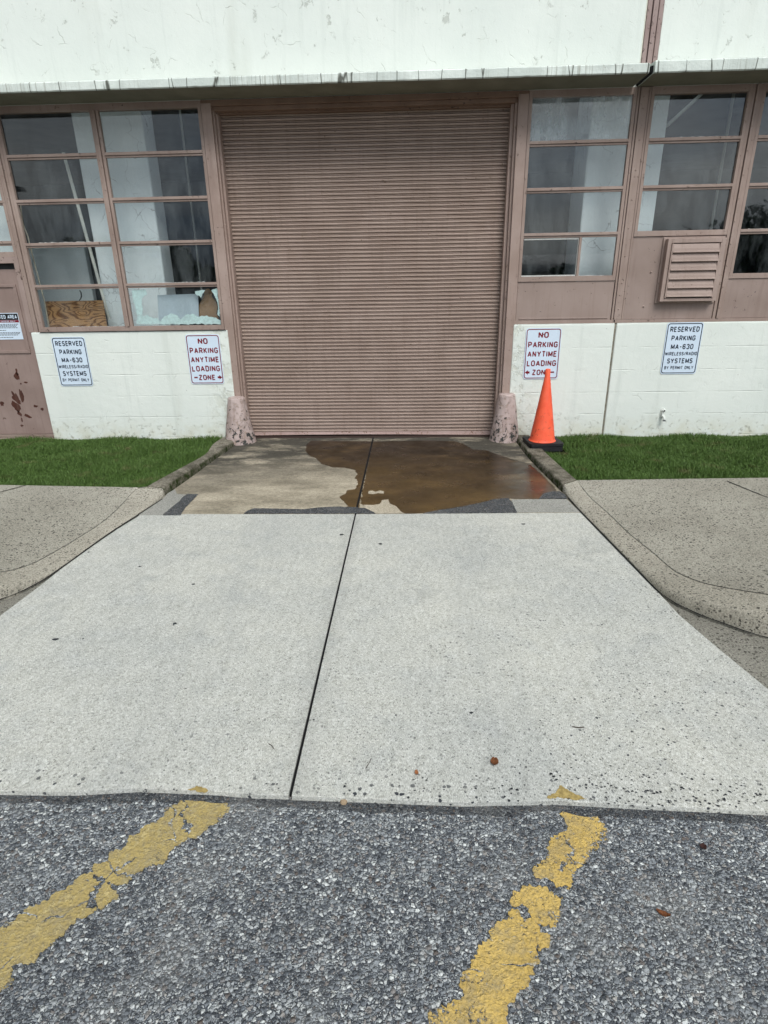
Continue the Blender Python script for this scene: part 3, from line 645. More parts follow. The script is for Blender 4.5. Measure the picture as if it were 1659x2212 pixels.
# crumbled tar along the slab front
m_ = MB(); fr = ragged([(x, y-.004) for x, y in [(-2.62, front[0][1])]+front+front2[1:]+[(2.3, front2[-1][1])]], .02, .006, 4, False)
lo = [(x, y-.030-.03*mnoise.noise(Vector((x*6, 0, 3)))) for x, y in fr]; n = len(fr)
m_.add([(x, y+.01, -.022) for x, y in fr]+[(x, y, -.0275) for x, y in lo], [(i, i+1, n+i+1, n+i) for i in range(n-1)])
struct(m_.build('tar_seam', m_asph('tarry seam asphalt', 120, .42, 1.)))

# ------------------------------------------------------------ lawn
def lawn(side, pts, seed, nblades):
    """pts: outline of the lawn in plan"""
    soil = MB().prism(pts, 'z', -.05, .010); struct(soil.build('lawn_soil', M_SOIL))
    P = np.array(pts); mn = P.min(0); mxx = P.max(0); r = np.random.default_rng(seed)
    def inside(q):
        ins = np.zeros(len(q), bool); j = len(P)-1
        for i in range(len(P)):
            c = ((P[i, 1] > q[:, 1]) != (P[j, 1] > q[:, 1])) & (q[:, 0] < (P[j, 0]-P[i, 0])*(q[:, 1]-P[i, 1])/(P[j, 1]-P[i, 1]+1e-12)+P[i, 0])
            ins ^= c; j = i
        return ins
    q = r.random((nblades*3, 2))*(mxx-mn)+mn; q = q[inside(q)]
    dist = np.abs(q[:, 0]-.2); keep = r.random(len(q)) < np.clip(1.25-np.maximum(dist-5.2, 0)*.6, .10, 1); q = q[keep][:nblades]
    cxp, cyp = gp(1171, 951, .114); cyp = min(cyp, -.235); ok = (np.abs(q[:, 0]-cxp) > .24) | (np.abs(q[:, 1]-cyp) > .27); ok &= ~((np.abs(q[:, 0]-cxp-.25) < .28) & (np.abs(q[:, 1]-cyp-.05) < .2) & (r.random(len(q)) < .75)); q = q[ok]
    n = len(q); h = r.uniform(.030, .064, n)*(1+.45*np.sin(q[:, 0]*5.1+1)*np.cos(q[:, 1]*6.3)); wd = r.uniform(.0020, .0042, n)
    a = r.uniform(0, 2*np.pi, n); lean = r.uniform(.1, .9, n)*h; la_ = r.uniform(0, 2*np.pi, n)
    dx, dy = np.cos(a)*wd, np.sin(a)*wd; lx, ly = np.cos(la_)*lean, np.sin(la_)*lean; z0 = .008
    V = np.zeros((n, 5, 3))
    V[:, 0] = np.c_[q[:, 0]-dx, q[:, 1]-dy, np.full(n, z0)]; V[:, 1] = np.c_[q[:, 0]+dx, q[:, 1]+dy, np.full(n, z0)]
    V[:, 2] = np.c_[q[:, 0]+dx*.8+lx*.4, q[:, 1]+dy*.8+ly*.4, z0+h*.6]; V[:, 3] = np.c_[q[:, 0]-dx*.8+lx*.4, q[:, 1]-dy*.8+ly*.4, z0+h*.6]
    V[:, 4] = np.c_[q[:, 0]+lx, q[:, 1]+ly, z0+h]
    me = bpy.data.meshes.new('grass'); me.vertices.add(n*5); me.vertices.foreach_set('co', V.ravel())
    base = (np.arange(n)*5)[:, None]; loops = np.concatenate([base+np.array([[0, 1, 2, 3]]), base+np.array([[3, 2, 4]])], 1).ravel()
    me.loops.add(len(loops)); me.loops.foreach_set('vertex_index', loops)
    st = (np.arange(n)*7)[:, None]+np.array([[0, 4]]); me.polygons.add(n*2); me.polygons.foreach_set('loop_start', st.ravel())
    me.polygons.foreach_set('loop_total', np.tile([4, 3], n)); me.update(calc_edges=True); me.validate()
    me.materials.append(M_GRASS); o = bpy.data.objects.new('grass', me); COL.objects.link(o); struct(o, 'stuff')
RL = [(1.79, -.04), (1.80, -1.02), (1.835, -1.55), (1.872, -1.975), (3, -1.945), (6, -1.84), (14, -1.55), (14, -.04)]
RL = [RL[0]] + RL[1:]
lawn(1, RL, 1, 150000)
LL = [(-2.22, -.04), (-2.225, -.45), LOUT[2], LOUT[3], LOUT[4], (LOUT[5][0], LOUT[5][1]), (-4, LOUT[5][1]+.06), (-7, LOUT[5][1]+.17), (-14, -1.50), (-14, -.04)]
lawn(-1, LL, 2, 150000)

# ------------------------------------------------------------ the building
BLD = thing('industrial_building', (0, .2, 0), 'white painted block building with pinkish brown metal windows and a loading door', 'building')
XL, XR, DEP = -16., 16., 9.
SILL, HEAD = 1.43, 3.765
ROWS = [1.43, 1.925, 2.39, 2.85, 3.305, 3.765]
# upper wall (two panels either side of the metal joint strip)
MB().box(XL, 2.640, 0, .30, 3.80, 8.5).build('upper_wall', M_WALL, BLD)
MB().box(2.822, XR, .004, .30, 3.80, 8.5).build('upper_wall', M_WALL, BLD)
j = MB(); j.box(2.650, 2.822, .02, .25, 3.80, 8.5); j.box(2.655, 2.700, -.004, .0199, 3.88, 8.5); j.box(2.712, 2.762, -.012, .0199, 3.88, 8.5); j.box(2.772, 2.818, -.004, .0199, 3.88, 8.5)
j.build('joint_strip', m_brown('mauve joint strip paint', .55, (.27, .19, .17), (.36, .27, .245), (.10, .07, .06), 20), BLD, bevel=.003)
MB().box(2.6405, 2.6495, -.001, .2, 3.88, 8.5).build('joint_sealant', simple('cream sealant', (.78, .75, .62), .8), BLD)
# ledge over the windows
def ledge(x0, x1, zt):
    xs = np.arange(x0, x1+.001, .05); vs = []; fs = []; K = 6
    for i, x in enumerate(xs):
        x = min(x, x1); n1 = .006*mnoise.noise(Vector((x*9, 1, zt))); n2 = .009*max(0, mnoise.noise(Vector((x*14, 5, zt)))-.2)
        vs += [(x, -.0005, 3.802), (x, -.435+n1, 3.797+n2), (x, -.447+n1, 3.806+n2), (x, -.445+n1*.5, zt-.012), (x, -.432, zt+n1*.5), (x, -.0005, zt+.025)]
        if i: fs += [((i-1)*K+c, (i-1)*K+(c+1) % K, i*K+(c+1) % K, i*K+c) for c in range(K)]
    fs += [tuple(range(K)), tuple((len(xs)-1)*K+c for c in reversed(range(K)))]
    o = MB().add(vs, fs).build('ledge', M_LEDGE, BLD)
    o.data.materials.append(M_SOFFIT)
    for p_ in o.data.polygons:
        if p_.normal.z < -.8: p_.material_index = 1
    return o
LJ = gp(1419, 150, 3.80)[0]
ledge(XL, LJ-.012, 3.885); ledge(LJ+.012, XR, 3.902)
MB().box(LJ-.0118, LJ+.0118, -.40, -.001, 3.81, 3.87).build('ledge_joint', M_TAR, BLD)

# base walls
def basewall(x0, x1, z1, name='base_wall'):
    return MB().box(x0, x1, -.02, .22, -.05, z1).build(name, M_BASE, BLD, bevel=.012)
basewall(-4.517, -2.015, 1.398); basewall(1.500, 2.708, 1.418); basewall(2.729, XR, 1.418)
MB().box(2.7085, 2.7285, -.006, .2, -.05, 1.416).build('wall_joint', simple('grey joint sealant', (.30, .27, .215), .9, .2, 30, .5), BLD)
basewall(XL, -5.62, 1.398)

def frame_bar(b, x0, x1, z, top=True, h=.026):
    b.box(x0, x1, -.002, .045, z-.004, z+h); b.box(x0, x1, .012, .045, z-.026, z-.006)
def mullion(b, x, z0, z1, w=.10, bolts=True):
    b.box(x-w/2, x-w*.19, .0005, .0447, z0, z1); b.box(x-w*.13, x+w*.13, -.0155, .0447, z0, z1); b.box(x+w*.19, x+w/2, .0005, .0447, z0, z1)
    b.box(x-w*.19, x-w*.13, .022, .0441, z0, z1); b.box(x+w*.13, x+w*.19, .022, .0441, z0, z1)
    if bolts:
        z = z0+.12
        while z < z1-.05: b.lathe_y((x, -.0155, z), .009, .007); z += .23
def lathe_y(s, c, r, h, n=8):
    vs = [(c[0]+r*math.cos(2*math.pi*k/n), c[1], c[2]+r*math.sin(2*math.pi*k/n)) for k in range(n)]+[(c[0]+r*.6*math.cos(2*math.pi*k/n), c[1]-h, c[2]+r*.6*math.sin(2*math.pi*k/n)) for k in range(n)]
    return s.add(vs, [tuple(range(n, 2*n))]+[(k, (k+1) % n, n+(k+1) % n, n+k) for k in range(n)])
MB.lathe_y = lathe_y
def window(x0, x1, cols, rows, sill=True, glassmat=M_GLASS, dusty=None, label=None, splits=None, panel=None, lastz=None):
    """window part: frame mesh, with glazing and sill as sub-parts. cols: inner mullion xs, rows: bar zs incl. bottom & top"""
    f = MB(); gl = MB(); gd = MB(); zb, zt = rows[0], rows[-1]
    f.box(x0, x0+.035, .0, .0448, zb, zt+.035); f.box(x1-.035, x1, .0, .0448, zb, zt+.035); f.box(x0+.0352, x1-.0352, .001, .0446, zt-.03, zt+.035)
    for z in rows[1:-1]: 
        xs = [x0+.0353]+[c for c in cols]+[x1-.0353]
        for a, b_ in zip(xs[:-1], xs[1:]): frame_bar(f, a+(.0503 if a in cols else 0), b_-(.0503 if b_ in cols else 0), z)
    f.box(x0+.0353, x1-.0353, .0, .0446, zb-.03, zb+.026); f.box(x0, x0+.035, .0, .0448, zb-.03, zb-.0003); f.box(x1-.035, x1, .0, .0448, zb-.03, zb-.0003)
    for c in cols: mullion(f, c, zb+.0262, zt-.0302)
    xs = [x0+.03]+cols+[x1-.03]; pt = []
    for ci, (a, b_) in enumerate(zip(xs[:-1], xs[1:])):
        for ri, (za, zc) in enumerate(zip(rows[:-1], rows[1:])):
            if splits and (ci, ri) in splits: continue
            tgt = gd if dusty and (ci, ri) in dusty else gl
            tgt.box(a+(.04 if a in cols else 0), b_-(.04 if b_ in cols else 0), .030, .034, za+.015, zc-.02)
            if random.random() < .45:
                L_ = (b_-a)*random.uniform(.25, .9); xx = a+.06+random.random()*max(.01, b_-a-.12-L_)
                k = max(4, int(L_/.02)); q = [(xx+L_*i/k, za+.028) for i in range(k+1)]+[(xx+L_*i/k, za+.0285+.007*random.random()**2) for i in range(k, -1, -1)]
                pt.append(q)
    wo = f.build('window', M_BROWN, BLD, origin=(x0, .02, zb), bevel=.002)
    if label: wo['label'] = label
    if gl.v: gl.build('pane', glassmat, wo)
    if gd.v: gd.build('pane', M_GLASSD, wo)['label'] = 'pane clouded with dust'
    for q in pt: MB().prism(q, 'y', .018, .0295).build('putty', M_PUTTY, wo, origin=(q[0][0], .02, q[0][1]))
    return wo
# left window, two columns of five
wl_ = window(-4.385, -2.055, [-3.257], ROWS, label='two column window with plywood behind its lowest pane')
MB().box(-4.40, -2.03, -.034, .12, 1.3985, 1.4285-.03+.0).build('sill', M_BROWN, wl_, bevel=.003)
MB().box(-4.385, -2.055, -.012, .12, 1.3995-.0+.0, 1.3996+.0004).v
# right narrow window, four rows, lowest row split, panel below
R2x = 2.655
wr = window(1.520, R2x, [], ROWS[1:], dusty={(0, 3)}, label='narrow window with a dusty top pane, right of the roller door')
b = MB(); xs_ = wp(1252, 545)[0]; b.box(xs_-.014, xs_+.014, .0005, .0285, 1.952, 2.363); b.build('glazing_bar', M_BROWN, wr, bevel=.002)
b = MB()
for k in range(60):
    pass
for q in ((1.565, xs_-.02, .020, .0295, 2.345, 2.361), (1.558, xs_-.02, .020, .0295, 1.952, 1.966), (xs_-.024, xs_-.0145, .020, .0295, 1.967, 2.344)): MB().box(*q).build('putty', M_PUTTY, wr, origin=(q[0], .02, q[4]))
b = MB(); b.box(1.5205, R2x-.001, .012, .05, 1.425, 1.894); b.box(1.560, R2x-.035, .003, .0118, 1.47, 1.488); b.build('panel', M_PANEL, BLD, origin=(2, 0, 1.42), bevel=.004)
b = MB(); b.box(1.5, R2x+.2, -.012, .06, 1.4185, 1.4248); b.box(1.50, 2.69, -.006, .0115, 1.4249, 1.455); b.build('sill', M_BROWN, BLD, origin=(2, 0, 1.42))
# joint mullion between narrow window and vent bay
def bigmull(xa, xb, z0, z1):
    b = MB(); b.box(xa, xb, -.008, .05, z0, z1); b.box(xa-.028, xa-.006, .002, .05, z0, z1); b.box(xb+.006, xb+.028, .002, .05, z0, z1)
    z = z0+.12
    while z < z1-.05: b.lathe_y(((xa+xb)/2, -.008, z), .010, .007); z += .29
    return b.build('mullion', M_BROWN, BLD, origin=(xa, 0, z0), bevel=.003)
bigmull(2.690, 2.775, 1.456, 3.797)
# vent bay
wv = window(2.806, 3.850, [], ROWS[2:], label='three pane window above the louvered vent')
b = MB(); b.box(2.8065, 3.8495, .014, .05, 1.456, 2.358)
for (x, z) in [(3.06, 1.98), (3.03, 1.60)]: b.lathe_y((x, .014, z), .014, .012)
b.build('panel', M_PANEL, BLD, origin=(3, 0, 1.42), bevel=.003)
b = MB(); b.box(2.705, XR, -.0125, .06, 1.4186, 1.4247); b.box(2.706, XR, -.007, .0112, 1.425, 1.4556); b.build('sill', M_BROWN, BLD, origin=(4, 0, 1.42))
b = MB(); mullion(b, 3.905, 1.456, 3.797, .108); b.build('mullion', M_BROWN, BLD, origin=(3.905, 0, 1.42), bevel=.002)
def bay(x0, x1, label=None):
    wo = window(x0, x1, [], ROWS[1:], label=label)
    MB().box(x0+.0005, x1-.0005, .012, .05, 1.456, 1.894).build('panel', M_PANEL, BLD, origin=(x0, 0, 1.42), bevel=.004)
bay(3.960, 5.02, 'window at the right edge with dark trees in its lower panes')
x = 5.075
for k in range(9):
    b = MB(); mullion(b, x, 1.456, 3.797, .108); b.build('mullion', M_BROWN, BLD, origin=(x, 0, 1.42), bevel=.002)
    if k < 8: bay(x+.055, x+1.115)
    x += 1.17
# louvered vent
vx0, vx1, vz0, vz1 = 3.170, 3.815, 1.655, 2.325
VT = MB(); VT.box(vx0, vx0+.045, -.085, .0138, vz0, vz1); VT.box(vx1-.045, vx1, -.085, .0138, vz0, vz1); VT.box(vx0+.0452, vx1-.0452, -.085, .0138, vz1-.045, vz1); VT.box(vx0+.0452, vx1-.0452, -.085, .0138, vz0, vz0+.035)
VT.box(vx0-.022, vx1+.022, -.006, .0137, vz0-.022, vz1+.022); vent = VT.build('vent', M_VENT, BLD, origin=(vx0, 0, vz0), bevel=.003)
vent['label'] = 'square louvered exhaust vent'
b = MB(); n = 6; hh = (vz1-vz0-.10)/n
b.box(vx0+.046, vx0+.062, -.098, -.03, vz0+.04, vz1-.05); b.box(vx1-.062, vx1-.046, -.098, -.03, vz0+.04, vz1-.05)
for k in range(n):
    z = vz0+.045+k*hh; prof = [(-.100, z+.002), (-.107, z+.006), (-.104, z+.016), (-.098, z+.022), (-.094, z+hh*.5), (-.082, z+hh*.85), (-.074, z+hh+.002), (-.066, z+hh+.002), (-.080, z+hh*.5), (-.092, z+.010)]
    b.prism(prof, 'x', vx0+.063, vx1-.063)
b.build('louver', M_VENT, vent)
b = MB(); b.box(vx0+.05, vx1-.05, -.025, -.007, vz0+.04, vz1-.05); b.build('backing', M_DARK, vent)

# ------------------------------------------------------------ roller door and its steel surround
SX0, SX1, SY, ST = -1.932, 1.367, .21, 3.70
RD = thing; b = MB()
pitch = .0447; nrow = int((3.69-.058)/pitch); prof = []
for k in range(nrow+1):
    z = .058+k*pitch
    for t, d in [(0, .016), (.05, -.001), (.13, -.0105), (.30, -.0135), (.48, -.0120), (.59, -.004), (.61, .016), (.69, .016), (.71, .000), (.80, -.003), (.89, .000), (.92, .016)]: prof.append((SY+d, z+t*pitch))
nx = 30; n = len(prof); vs = []; fs = []
for c_ in range(nx+1):
    x_ = SX0+(SX1-SX0)*c_/nx; ed_ = min(c_, nx-c_)/nx
    for y, z in prof: vs.append((x_, y+.006*mnoise.noise(Vector((x_*1.3, z*2.2, 5)))*min(1, ed_*6), z+.004*mnoise.noise(Vector((x_*.9, z*.5, 2)))-.003*math.sin(math.pi*c_/nx)))
    if c_: fs += [((c_-1)*n+i, c_*n+i, c_*n+i+1, (c_-1)*n+i+1) for i in range(n-1)]
door = MB().add(vs, fs).build('roller_door', M_SHUT, BLD, origin=(0, SY, 0), fix=False, smooth=True)
door['label'] = 'tall closed brown roller shutter'
b = MB()
N_ = 40; xs = [SX0+(SX1-SX0)*i/N_ for i in range(N_+1)]
def sag(x): return .014 + .009*math.sin((x-SX0)/(SX1-SX0)*math.pi*1.3) + .002*mnoise.noise(Vector((x*3, 0, 0)))
vs = []; fs = []
for i, x_ in enumerate(xs):
    s_ = sag(x_); vs += [(x_, SY-.014, .057), (x_, SY-.018, s_+.012), (x_, SY-.030, s_+.008), (x_, SY-.030, s_), (x_, SY+.02, s_), (x_, SY+.02, .057)]
    if i: fs += [((i-1)*6+c, (i-1)*6+(c+1) % 6, i*6+(c+1) % 6, i*6+c) for c in range(6)]
fs += [tuple(range(6)), tuple(N_*6+c for c in reversed(range(6)))]
b.add(vs, fs).build('bottom_bar', M_SHUTBAR, door)
MB().box(SX0, SX1, .095, SY+.08, -.02, .003).build('threshold', M_STRIP, BLD, origin=(0, SY, 0))
MB().box(SX0-.05, SX1+.05, SY+.082, SY+.12, -.02, 3.9).build('shutter_backing', M_DARK, BLD, origin=(0, SY, 0))
# side channels: outer flat, step, guide
def jamb(s, xo, xi, xg, z0=-.03):
    b = MB()
    lo, hi = sorted((xo, xi)); b.box(lo, hi, -.010, .23, z0, 3.768)
    xm = xi + (xg-xi)*.45
    lo, hi = sorted((xi, xm)); b.box(lo+.0004, hi, .035, .229, z0, 3.738)
    lo, hi = sorted((xm, xg+ (xg-xi)*.05)); b.box(lo+.0004, hi-.0004, .085, .192, z0, 3.72)
    return b.build('door_jamb', m_brown('brown jamb paint', .32, (.305, .22, .182), (.39, .292, .25), (.07, .04, .03), 26), BLD, origin=(xo, 0, 0), bevel=.003)
jamb(-1, -2.050, -1.938, -1.895); jamb(1, 1.516, 1.405, 1.345)
# door head: stepped lintel
b = MB(); b.box(-1.937, 1.404, -.006, .24, 3.742, 3.799); b.box(-1.936, 1.403, .030, .110, 3.700, 3.7418); b.box(-1.936, 1.403, .1101, .175, 3.685, 3.7418); b.box(-2.05, -1.9372, -.006, .14, 3.7685, 3.799); b.box(1.4042, 1.516, -.006, .14, 3.7685, 3.799)
b.build('door_head', M_FRAMEUP, BLD, origin=(0, 0, 3.7), bevel=.003)
MB().box(-4.4, -2.051, .0, .06, 3.8003-.0, 3.8004).v
# head rails closing the gap between windows and soffit
b = MB(); b.box(-4.39, -2.052, .004, .10, 3.8002-.0005+.0, 3.8001+.0); 
MB().box(XL, -4.3855, .006, .10, 3.766, 3.8).build('head_rail', M_FRAMEUP, BLD, origin=(-5, 0, 3.7))
MB().box(-4.3845, -2.0505, .046, .10, 3.74, 3.7985).build('head_rail', M_FRAMEUP, BLD, origin=(-3, 0, 3.7)); MB().box(1.5165, 2.9995, .046, .10, 3.74, 3.7985).build('head_rail', M_FRAMEUP, BLD, origin=(2, 0, 3.7))
MB().box(3.0, XR, .046, .10, 3.74, 3.7985).build('head_rail', M_FRAMEUP, BLD, origin=(5, 0, 3.7))

# ------------------------------------------------------------ personnel door bay on the left
mb = MB(); mullion(mb, -4.433, 1.399, 3.797, .094); mb.build('mullion', M_BROWN, BLD, origin=(-4.43, 0, 1.4), bevel=.002)
tb = window(-5.60, -4.482, [], [2.30, 2.42, 2.85, 3.305, 3.765], label='transom window over the steel door')
b = MB(); b.box(-4.545, -4.4815, -.004, .16, 1.399, 2.27); b.box(-4.545, -4.519, .03, .16, -.03, 1.3988); b.box(-5.60, -4.4815, -.005, .16, 2.2702-.07, 2.27-.0); b.box(-5.60, -5.535, -.004, .16, -.03, 2.199)
b.build('door_frame', m_brown('chipped door frame paint', .55, (.29, .212, .182), (.37, .28, .248), (.06, .03, .02), 24), BLD, origin=(-5, 0, 0), bevel=.003)
dr = MB().box(-5.533, -4.547, .055, .10, .085, 2.135).build('steel_door', M_DOOR, BLD, origin=(-5.53, .055, .085), bevel=.003)
dr['label'] = 'brown steel door with rust patches'
MB().box(-5.533, -4.547, .065, .15, 2.137, 2.199).build('head_shadow_bar', M_DARK, BLD, origin=(-5, 0, 2))  # dark bar standing in for the shadow line above the door leaf
b = MB(); b.box(-5.53, -4.52, -.03, .16, -.03, .045); b.box(-5.53, -4.547, .03, .12, .0452, .08); b.build('door_step', m_brown('worn step', .9, (.22, .16, .13), (.30, .24, .20), (.09, .07, .05), 20), BLD, origin=(-5, 0, 0), bevel=.006)
lx1 = -4.615; b = MB(); z0_, z1_ = 1.14, 1.965
b.box(-5.47, lx1, .040, .0548, z0_, z0_+.035); b.box(-5.47, lx1, .040, .0548, z1_-.035, z1_); b.box(lx1-.035, lx1, .040, .0548, z0_+.0352, z1_-.0352); b.box(-5.47, -5.435, .040, .0548, z0_+.0352, z1_-.0352)
b.build('door_panel_trim', M_DOOR, dr, bevel=.004)
b = MB(); b.lathe_y((-5.46, .054, 1.0), .03, .06, 16); b.build('knob', M_STEEL, dr)
# rust patches where the paint has come off
def blob(cx, cz, rx, rz, seed, n=26, tilt=0):
    out = []
    for k in range(n):
        a = 2*math.pi*k/n; q = 1+.55*mnoise.noise(Vector((math.cos(a)*1.4+seed, math.sin(a)*1.4, seed)))+.25*mnoise.noise(Vector((math.cos(a)*4+seed, math.sin(a)*4, seed)))
        x_, z_ = rx*q*math.cos(a), rz*q*math.sin(a); out.append((cx+x_*math.cos(tilt)-z_*math.sin(tilt), cz+x_*math.sin(tilt)+z_*math.cos(tilt)))
    return out
b = MB(); dpx = lambda X, Y: wp(X/3.6875*.6636, (850+Y/3.6875)*.6636, .054)
for i, (X, Y, rx, ry, t) in enumerate([(205, 1385, 30, 32, 0), (200, 1325, 10, 35, 0), (190, 1640, 32, 62, .35), (265, 1620, 18, 65, 0), (195, 1745, 30, 60, .5), (235, 1830, 18, 30, .6), (330, 1860, 32, 14, -.5), (262, 1975, 16, 10, 0), (262, 1905, 8, 22, 0), (425, 1740, 22, 12, 0), (505, 1775, 14, 16, 0), (25, 1710, 22, 22, 0), (310, 1455, 18, 8, 0), (250, 1470, 8, 8, 0)]):
    cx, cz = dpx(X, Y); s_ = .00128; MB().prism(blob(cx, cz, rx*s_, ry*s_, i*3.1, tilt=t), 'y', .0525, .0549).build('rust_patch', M_RUST, dr, origin=(cx, .054, cz))

# wall further left
window(-8.0, -5.66, [-6.83], ROWS); window(-10.4, -8.05, [-9.22], ROWS); window(-12.8, -10.45, [-11.6], ROWS); window(-15.2, -12.85, [-14.0], ROWS)
MB().box(XL, -5.62, -.030, .12, 1.3985, 1.4).build('sill', M_BROWN, BLD, origin=(-8, 0, 1.4))
MB().box(-5.655, -5.605, 0, .2, -.05, 3.797).build('mullion', M_BROWN, BLD, origin=(-5.63, 0, 0)); MB().box(XL, -15.22, .0, .2, 1.4, 3.797).build('panel', M_PANEL, BLD, origin=(-15.5, 0, 1))

# ------------------------------------------------------------ interior seen through the glass
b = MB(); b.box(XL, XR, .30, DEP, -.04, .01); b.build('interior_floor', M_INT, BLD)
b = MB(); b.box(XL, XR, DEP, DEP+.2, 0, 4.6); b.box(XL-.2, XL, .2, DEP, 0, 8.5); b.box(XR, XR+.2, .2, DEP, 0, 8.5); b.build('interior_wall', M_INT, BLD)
b = MB(); b.box(XL, XR, 1.5, DEP, 4.4, 4.6); b.build('interior_ceiling', M_INT, BLD)  # stops short of the front: open roof strip added to brighten the columns
CY = .50
def column(px0, px1, py, dep=.5, cy=CY):
    x0 = wp(px0, py, cy)[0]; x1 = wp(px1, py, cy)[0]
    MB().box(x0, x1, cy, cy+dep, .0, 4.41).build('column', M_COL, BLD, origin=((x0+x1)/2, cy, 0), bevel=.02); return x0, x1
cl0, cl1 = column(176, 324, 380, .34); cr0, cr1 = column(1268, 1431, 342, .62)
for cxx in (7.6, 10.6, 14.6, -7.2, -11.2): MB().box(cxx-.42, cxx+.42, CY, CY+.6, 0, 4.41).build('column', M_COL, BLD, origin=(cxx, CY, 0), bevel=.02)
# low white partition behind the left window
x0 = -5.4; x1 = wp(190, 580, 1.3)[0]; MB().box(x0, x1, 1.3, 1.4, 0, wp(120, 532, 1.3)[1]).build('partition', M_INTW, BLD, origin=(x0, 1.3, 0), bevel=.01)
MB().box(-5.58, -4.60, .30, .34, 2.25, 3.6).build('blind_board', M_INTW, BLD, origin=(-5, .3, 2.3))
x0 = wp(1395, 440, .3)[0]
# conduits and roof brace inside
b = MB(); x_ = wp(408, 400, 1.6)[0]; b.tube([(x_, 1.6, 0), (x_, 1.6, 4.4)], .014); x_ = wp(1412, 430, 2.)[0]+1.1; b.tube([(x_, 2.5, 0), (x_, 2.5, 4.4)], .02)
p0 = wp(1440, 272, 1.); p1 = wp(1530, 190, 1.6); b.tube([(p0[0], 1., p0[1]), (p1[0], 1.6, p1[1])], .02); b.build('conduit', M_PIPE, BLD)

# things standing behind the left window
pl = [(wp(92, 652, .2)), (wp(217, 652, .2)), (wp(236, 715, .12)), (wp(98, 712, .12))]
xa, xb, zt_ = wp(95, 652, .22)[0], wp(222, 652, .22)[0], wp(150, 650, .22)[1]
b = MB(); b.add([(xa, .15, .86), (xb+.02, .15, .86), (xb, .22, zt_), (xa, .22, zt_), (xa, .17, .86), (xb+.02, .17, .86), (xb, .24, zt_), (xa, .24, zt_)], [(0, 1, 2, 3), (7, 6, 5, 4), (0, 4, 5, 1), (1, 5, 6, 2), (2, 6, 7, 3), (3, 7, 4, 0)])
tag(b.build('plywood_sheet', M_PLY, origin=((xa+xb)/2, .16, .86)), 'grained plywood board standing behind the lowest left window pane', 'plywood')
MB().box(-4.5, -1.98, .225-.10, .31, .0, .86).v
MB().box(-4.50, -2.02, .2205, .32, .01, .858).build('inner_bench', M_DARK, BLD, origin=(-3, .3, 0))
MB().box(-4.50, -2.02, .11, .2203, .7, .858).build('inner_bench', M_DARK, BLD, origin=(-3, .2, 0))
a0 = wp(137, 330, .34); a1 = wp(236, 690, .34)
b = MB(); b.tube([(a0[0], .34, a0[1]), (a1[0], .34, a1[1])], .019, 12); tag(b.build('leaning_pole', M_PIPE, origin=(a1[0], .34, a1[1])), 'pale round pole leaning inside the left window beside the plywood', 'pole')
pts = [wp(*p, .16) for p in [(44, 432), (46, 460), (50, 485), (60, 510), (66, 535), (75, 570), (88, 620), (96, 650), (103, 690), (106, 706)]]
b = MB(); b.tube([(x_, .16, z_) for x_, z_ in pts], .0075, 8); tag(b.build('rope', simple('tan rope', (.50, .45, .34), .9), origin=(pts[-1][0], .16, pts[-1][1])), 'thin tan rope hanging inside the left window near its left edge', 'rope')
pts = [wp(*p, .20) for p in [(172, 627), (175, 632), (176, 640), (174, 646), (171, 649)]]
b = MB(); b.tube([(x_, .20, z_) for x_, z_ in pts], [.008, .009, .009, .007, .005], 8); tag(b.build('hook', M_BLACK, origin=(pts[0][0], .2, pts[0][1])), 'small dark hook hanging above the plywood board', 'hook')
# remnants of film, white sheet and cardboard in the lower right pane of the left window
zp = lambda X, Y: wp(X/1.8433*.6636, (700+Y/1.8433)*.6636, .03)
b = MB()
for i, pg in enumerate([[(818, 655), (822, 605), (850, 600), (860, 610), (880, 600), (900, 615), (940, 618), (960, 640), (985, 608), (1020, 592), (1060, 598), (1085, 628), (1110, 600), (1160, 592), (1190, 608), (1240, 606), (1300, 618), (1322, 630), (1322, 655)],
                        [(787, 450), (872, 446), (878, 480), (850, 500), (852, 560), (856, 598), (820, 600), (812, 560), (800, 520), (792, 480)],
                        [(1168, 455), (1230, 450), (1222, 470), (1205, 495), (1185, 480), (1168, 470)], [(1268, 452), (1302, 440), (1308, 500), (1316, 580), (1318, 610), (1305, 600), (1308, 540), (1290, 490), (1280, 470)]]):
    b.prism(ragged([zp(*p) for p in pg], .012, .012, i), 'y', .0345, .0365)
b.build('peeling_film', M_FILM, wl_)
zs = lambda X, Y, y: wp(X/1.8433*.6636, (700+Y/1.8433)*.6636, y)
q = [zs(945, 480, .10), zs(1190, 472, .10), zs(1195, 650, .10), zs(955, 660, .10)]
tag(MB().prism(q, 'y', .095, .10).build('paper_sheet', M_CLOUDW, origin=(q[3][0], .1, q[3][1])), 'white paper sheet standing behind the lower right pane of the left window', 'paper')
q = [zs(1200, 650, .12), zs(1196, 540, .12), zs(1215, 505, .12), zs(1228, 480, .12), zs(1222, 452, .12), zs(1250, 440, .12), (zs(1278, 460, .12)), zs(1272, 490, .12), zs(1295, 515, .12), zs(1308, 545, .12), zs(1300, 590, .12), zs(1322, 650, .12)]
tag(MB().prism(q, 'y', .11, .12).build('cardboard_piece', M_CARD, origin=(q[0][0], .12, q[0][1])), 'torn brown cardboard in the lower right corner of the left window', 'cardboard')

